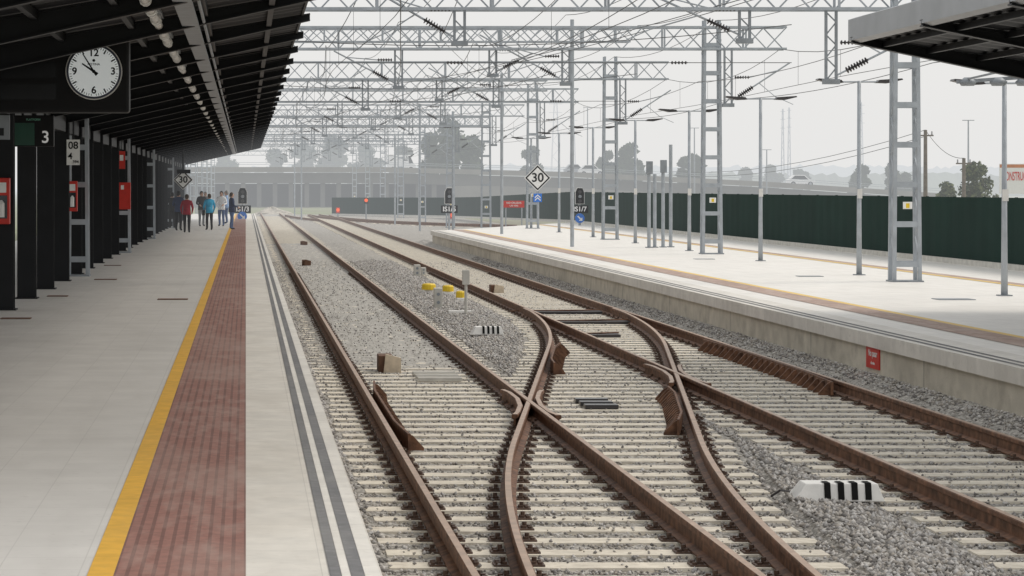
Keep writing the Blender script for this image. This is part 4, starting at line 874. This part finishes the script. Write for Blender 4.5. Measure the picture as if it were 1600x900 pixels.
# ------------------------------------------------------------------ people
def person(px,fy,hp,label,top,leg,hair,rz,arms=(0,0),stride=.0,bag=None):
    Y=7400/(fy-PY); x=X(px,Y); s=hp*Y/4000/1.75
    t=thing('person',label,'person',(x,Y,PZ+.0),rz=rz)
    V=[];E=[];R=[]
    def v(p,r,par=None):
        V.append(p);R.append(r if isinstance(r,tuple) else (r,r)); 
        if par is not None: E.append((par,len(V)-1))
        return len(V)-1
    pe=v((0,0,.95),(.165,.125)); sp=v((0,0,1.13),(.155,.115),pe); ch=v((0,0,1.34),(.175,.125),sp); nk=v((0,.0,1.5),.06,ch); hb=v((0,-.015,1.57),.075,nk); hm=v((0,-.015,1.65),.10,hb); ht=v((0,-.005,1.725),.07,hm)
    v((0,-.13,1.63),.014,hm)
    for sd,am in ((-1,arms[0]),(1,arms[1])):
        st=stride*sd
        hp_=v((sd*.095,0,.88),.105,pe); kn=v((sd*.10,-.02-st*.5,.49),.07,hp_); an=v((sd*.10,st*-.7+.03,.10),.05,kn); v((sd*.115,-.12-st*.7,.045),.042,an)
        sh=v((sd*.19,0,1.42),.068,ch); el=v((sd*.27,.03-am*.05,1.14),.052,sh); 
        wr=v((sd*(.27-.1*am),-.05-.22*am,.90+.22*am),.034,el); pa=v((sd*(.265-.13*am),-.07-.27*am,.84+.24*am),.032,wr)
        for q in range(4): 
            f1=v((sd*(.265-.13*am)+.018*(q-1.5)*.3,-.05-.018*q-.3*am,.785+.25*am+.004*abs(q-1)),.010,pa); v((sd*(.26-.13*am),-.06-.018*q-.31*am,.75+.26*am+.006*abs(q-1)),.009,f1)
        v((sd*(.25-.13*am),-.12-.3*am,.81+.25*am),.011,pa)
    me=bpy.data.meshes.new('body'); me.from_pydata([tuple(c*s for c in p) for p in V],E,[]); o=bpy.data.objects.new('tmp',me); col.objects.link(o)
    o.modifiers.new('s','SKIN'); sub=o.modifiers.new('u','SUBSURF'); sub.levels=1; sub.render_levels=1
    for i,r in enumerate(R): me.skin_vertices[0].data[i].radius=(r[0]*s*1.08,r[1]*s*1.08)
    me.skin_vertices[0].data[0].use_root=True
    bpy.context.view_layer.update()
    m2=bpy.data.meshes.new_from_object(o.evaluated_get(bpy.context.evaluated_depsgraph_get())); bpy.data.objects.remove(o)
    for mm in (top,leg,MATP['skin'],M['black']): m2.materials.append(mm)
    for p in m2.polygons:
        c=p.center/s; p.use_smooth=True
        if c.z>1.51: p.material_index=2
        elif c.z<.09: p.material_index=3
        elif abs(c.x)>.19 and .7<c.z<.885 and arms[0 if c.x<0 else 1]<.3: p.material_index=2
        elif c.y<-.24 and c.z>1.0: p.material_index=2
        elif c.z<.86: p.material_index=1
        else: p.material_index=0
    b=bpy.data.objects.new('body',m2); col.objects.link(b); b.parent=t
    m=MB(); n=12; vs=[];fs=[]
    for i in range(7):
        th=math.pi*i/9
        for k in range(n):
            a=2*math.pi*k/n; back=math.sin(a)
            zz=1.655+.118*math.cos(th)-(.05*max(0,back)*i/6)
            vs.append((.098*math.sin(th)*math.cos(a)*s,(.108*math.sin(th)*back+.012+(.02 if i>3 and back<0 else 0))*s,zz*s+( .03*s if (back<-.2 and i>4) else 0)))
    for i in range(6):
        for k in range(n): fs.append((i*n+k,i*n+(k+1)%n,(i+1)*n+(k+1)%n,(i+1)*n+k))
    m.add(vs,fs); m.build('hair',hair,t,local=True,smooth=True)
    for sd in(-1,1): m=MB(); m.tube([(sd*.034*s,-.112*s,1.66*s),(sd*.034*s,-.122*s,1.66*s)],.009*s,6); m.build('eye',M['black'],t,local=True)
    m=MB(); m.tube([(0,0,.84*s),(0,0,.98*s),(0,0,1.12*s)],[.195*s,.18*s,.15*s],14)
    for i,q in enumerate(m.v): m.v[i]=(q[0],q[1]*.8,q[2])
    m.build('jacket_hem',top,t,local=True,smooth=True)
    if bag: m=MB(); m.box(.24*s,.36*s,-.1*s,.14*s,.72*s,.98*s); bev(m.build('handbag',bag,t,local=True),.03); m=MB(); m.tube([(.28*s,.0,.98*s),(.2*s,0,1.46*s)],.01,5); m.build('bag_strap',bag,t,local=True)
MATP={'skin':mat('skin',(.50,.31,.23),.55,var=.05),'maroon':mat('maroon cloth',(.32,.02,.035),.85),'navy':mat('navy cloth',(.035,.05,.11),.85),'blk':mat('black cloth',(.02,.02,.022),.85),'teal':mat('teal cloth',(.03,.36,.60),.8),'whitec':mat('white cloth',(.88,.90,.92),.85,var=.02),'jean':mat('denim',(.08,.13,.26),.9),'grey':mat('grey cloth',(.2,.21,.22),.85),'lblue':mat('light blue cloth',(.35,.52,.80),.85),'hb':mat('brown hair',(.06,.035,.02),.7),'hk':mat('dark hair',(.015,.012,.01),.7),'hg':mat('grey hair',(.3,.29,.28),.7)}
Q=MATP
person(279,361,62,'person in dark navy jacket at the left of the group',Q['navy'],Q['blk'],Q['hk'],math.pi*.9,(.2,.9))
person(292,364,60,'person in maroon jacket and black trousers seen from behind',Q['maroon'],Q['blk'],Q['hb'],math.pi,(.3,.3),.15)
person(315,354,55,'person in black coat behind the teal jacket',Q['blk'],Q['grey'],Q['hk'],.4,(.8,.2))
person(327,360,57,'person in teal jacket with a dark shoulder bag',Q['teal'],Q['blk'],Q['hb'],math.pi*1.1,(.2,.5),.08,M['black'])
person(346,354,55,'person in white top and blue jeans',Q['whitec'],Q['jean'],Q['hk'],-.3,(.5,.9))
person(362,359,58,'person in navy jacket and jeans at the right of the group',Q['navy'],Q['jean'],Q['hb'],math.pi*.6,(.8,.3),.1)
person(354,350,52,'person in light blue shirt half hidden at the right',Q['lblue'],Q['jean'],Q['hg'],math.pi*1.5,(.3,.3))
person(321,350,50,'person in grey jacket farthest back in the group',Q['grey'],Q['blk'],Q['hg'],.2,(.2,.6))
person(269,357,56,'person in black jacket half hidden beside a column',Q['blk'],Q['blk'],Q['hk'],math.pi,(.2,.2))
# ------------------------------------------------------------------ camera, world, light
cam=bpy.data.cameras.new('camera'); co=bpy.data.objects.new('camera',cam); col.objects.link(co); co.location=(0,0,H); co.rotation_euler=(math.pi/2,0,0)
cam.lens=90; cam.sensor_width=36; cam.shift_x=(800-PX)/1600; cam.shift_y=-(450-PY)/1600; cam.clip_end=6000; cam.clip_start=.5; sc.camera=co
w=bpy.data.worlds.new('World'); sc.world=w; w.use_nodes=True; t=w.node_tree; bg=t.nodes['Background']
sk=t.nodes.new('ShaderNodeTexSky'); sk.sky_type='NISHITA'; sk.sun_disc=False; sk.sun_elevation=math.radians(48); sk.sun_rotation=math.radians(80); sk.dust_density=4; sk.air_density=1.5
mx=mixc(t,.90,sk.outputs[0],(8.9,8.85,8.75,1)); t.links.new(mx,bg.inputs[0]); bg.inputs[1].default_value=.1
sl=bpy.data.lights.new('sun','SUN'); sl.energy=1.5; sl.angle=math.radians(22); sl.color=(1,.92,.82); so=bpy.data.objects.new('sun',sl); col.objects.link(so)
az=math.radians(80); el=math.radians(48); d=Vector((math.sin(az)*math.cos(el),math.cos(az)*math.cos(el),math.sin(el))); so.rotation_euler=d.to_track_quat('Z','Y').to_euler()
sc.view_settings.view_transform='Standard'; sc.view_settings.look='None'; sc.view_settings.exposure=0
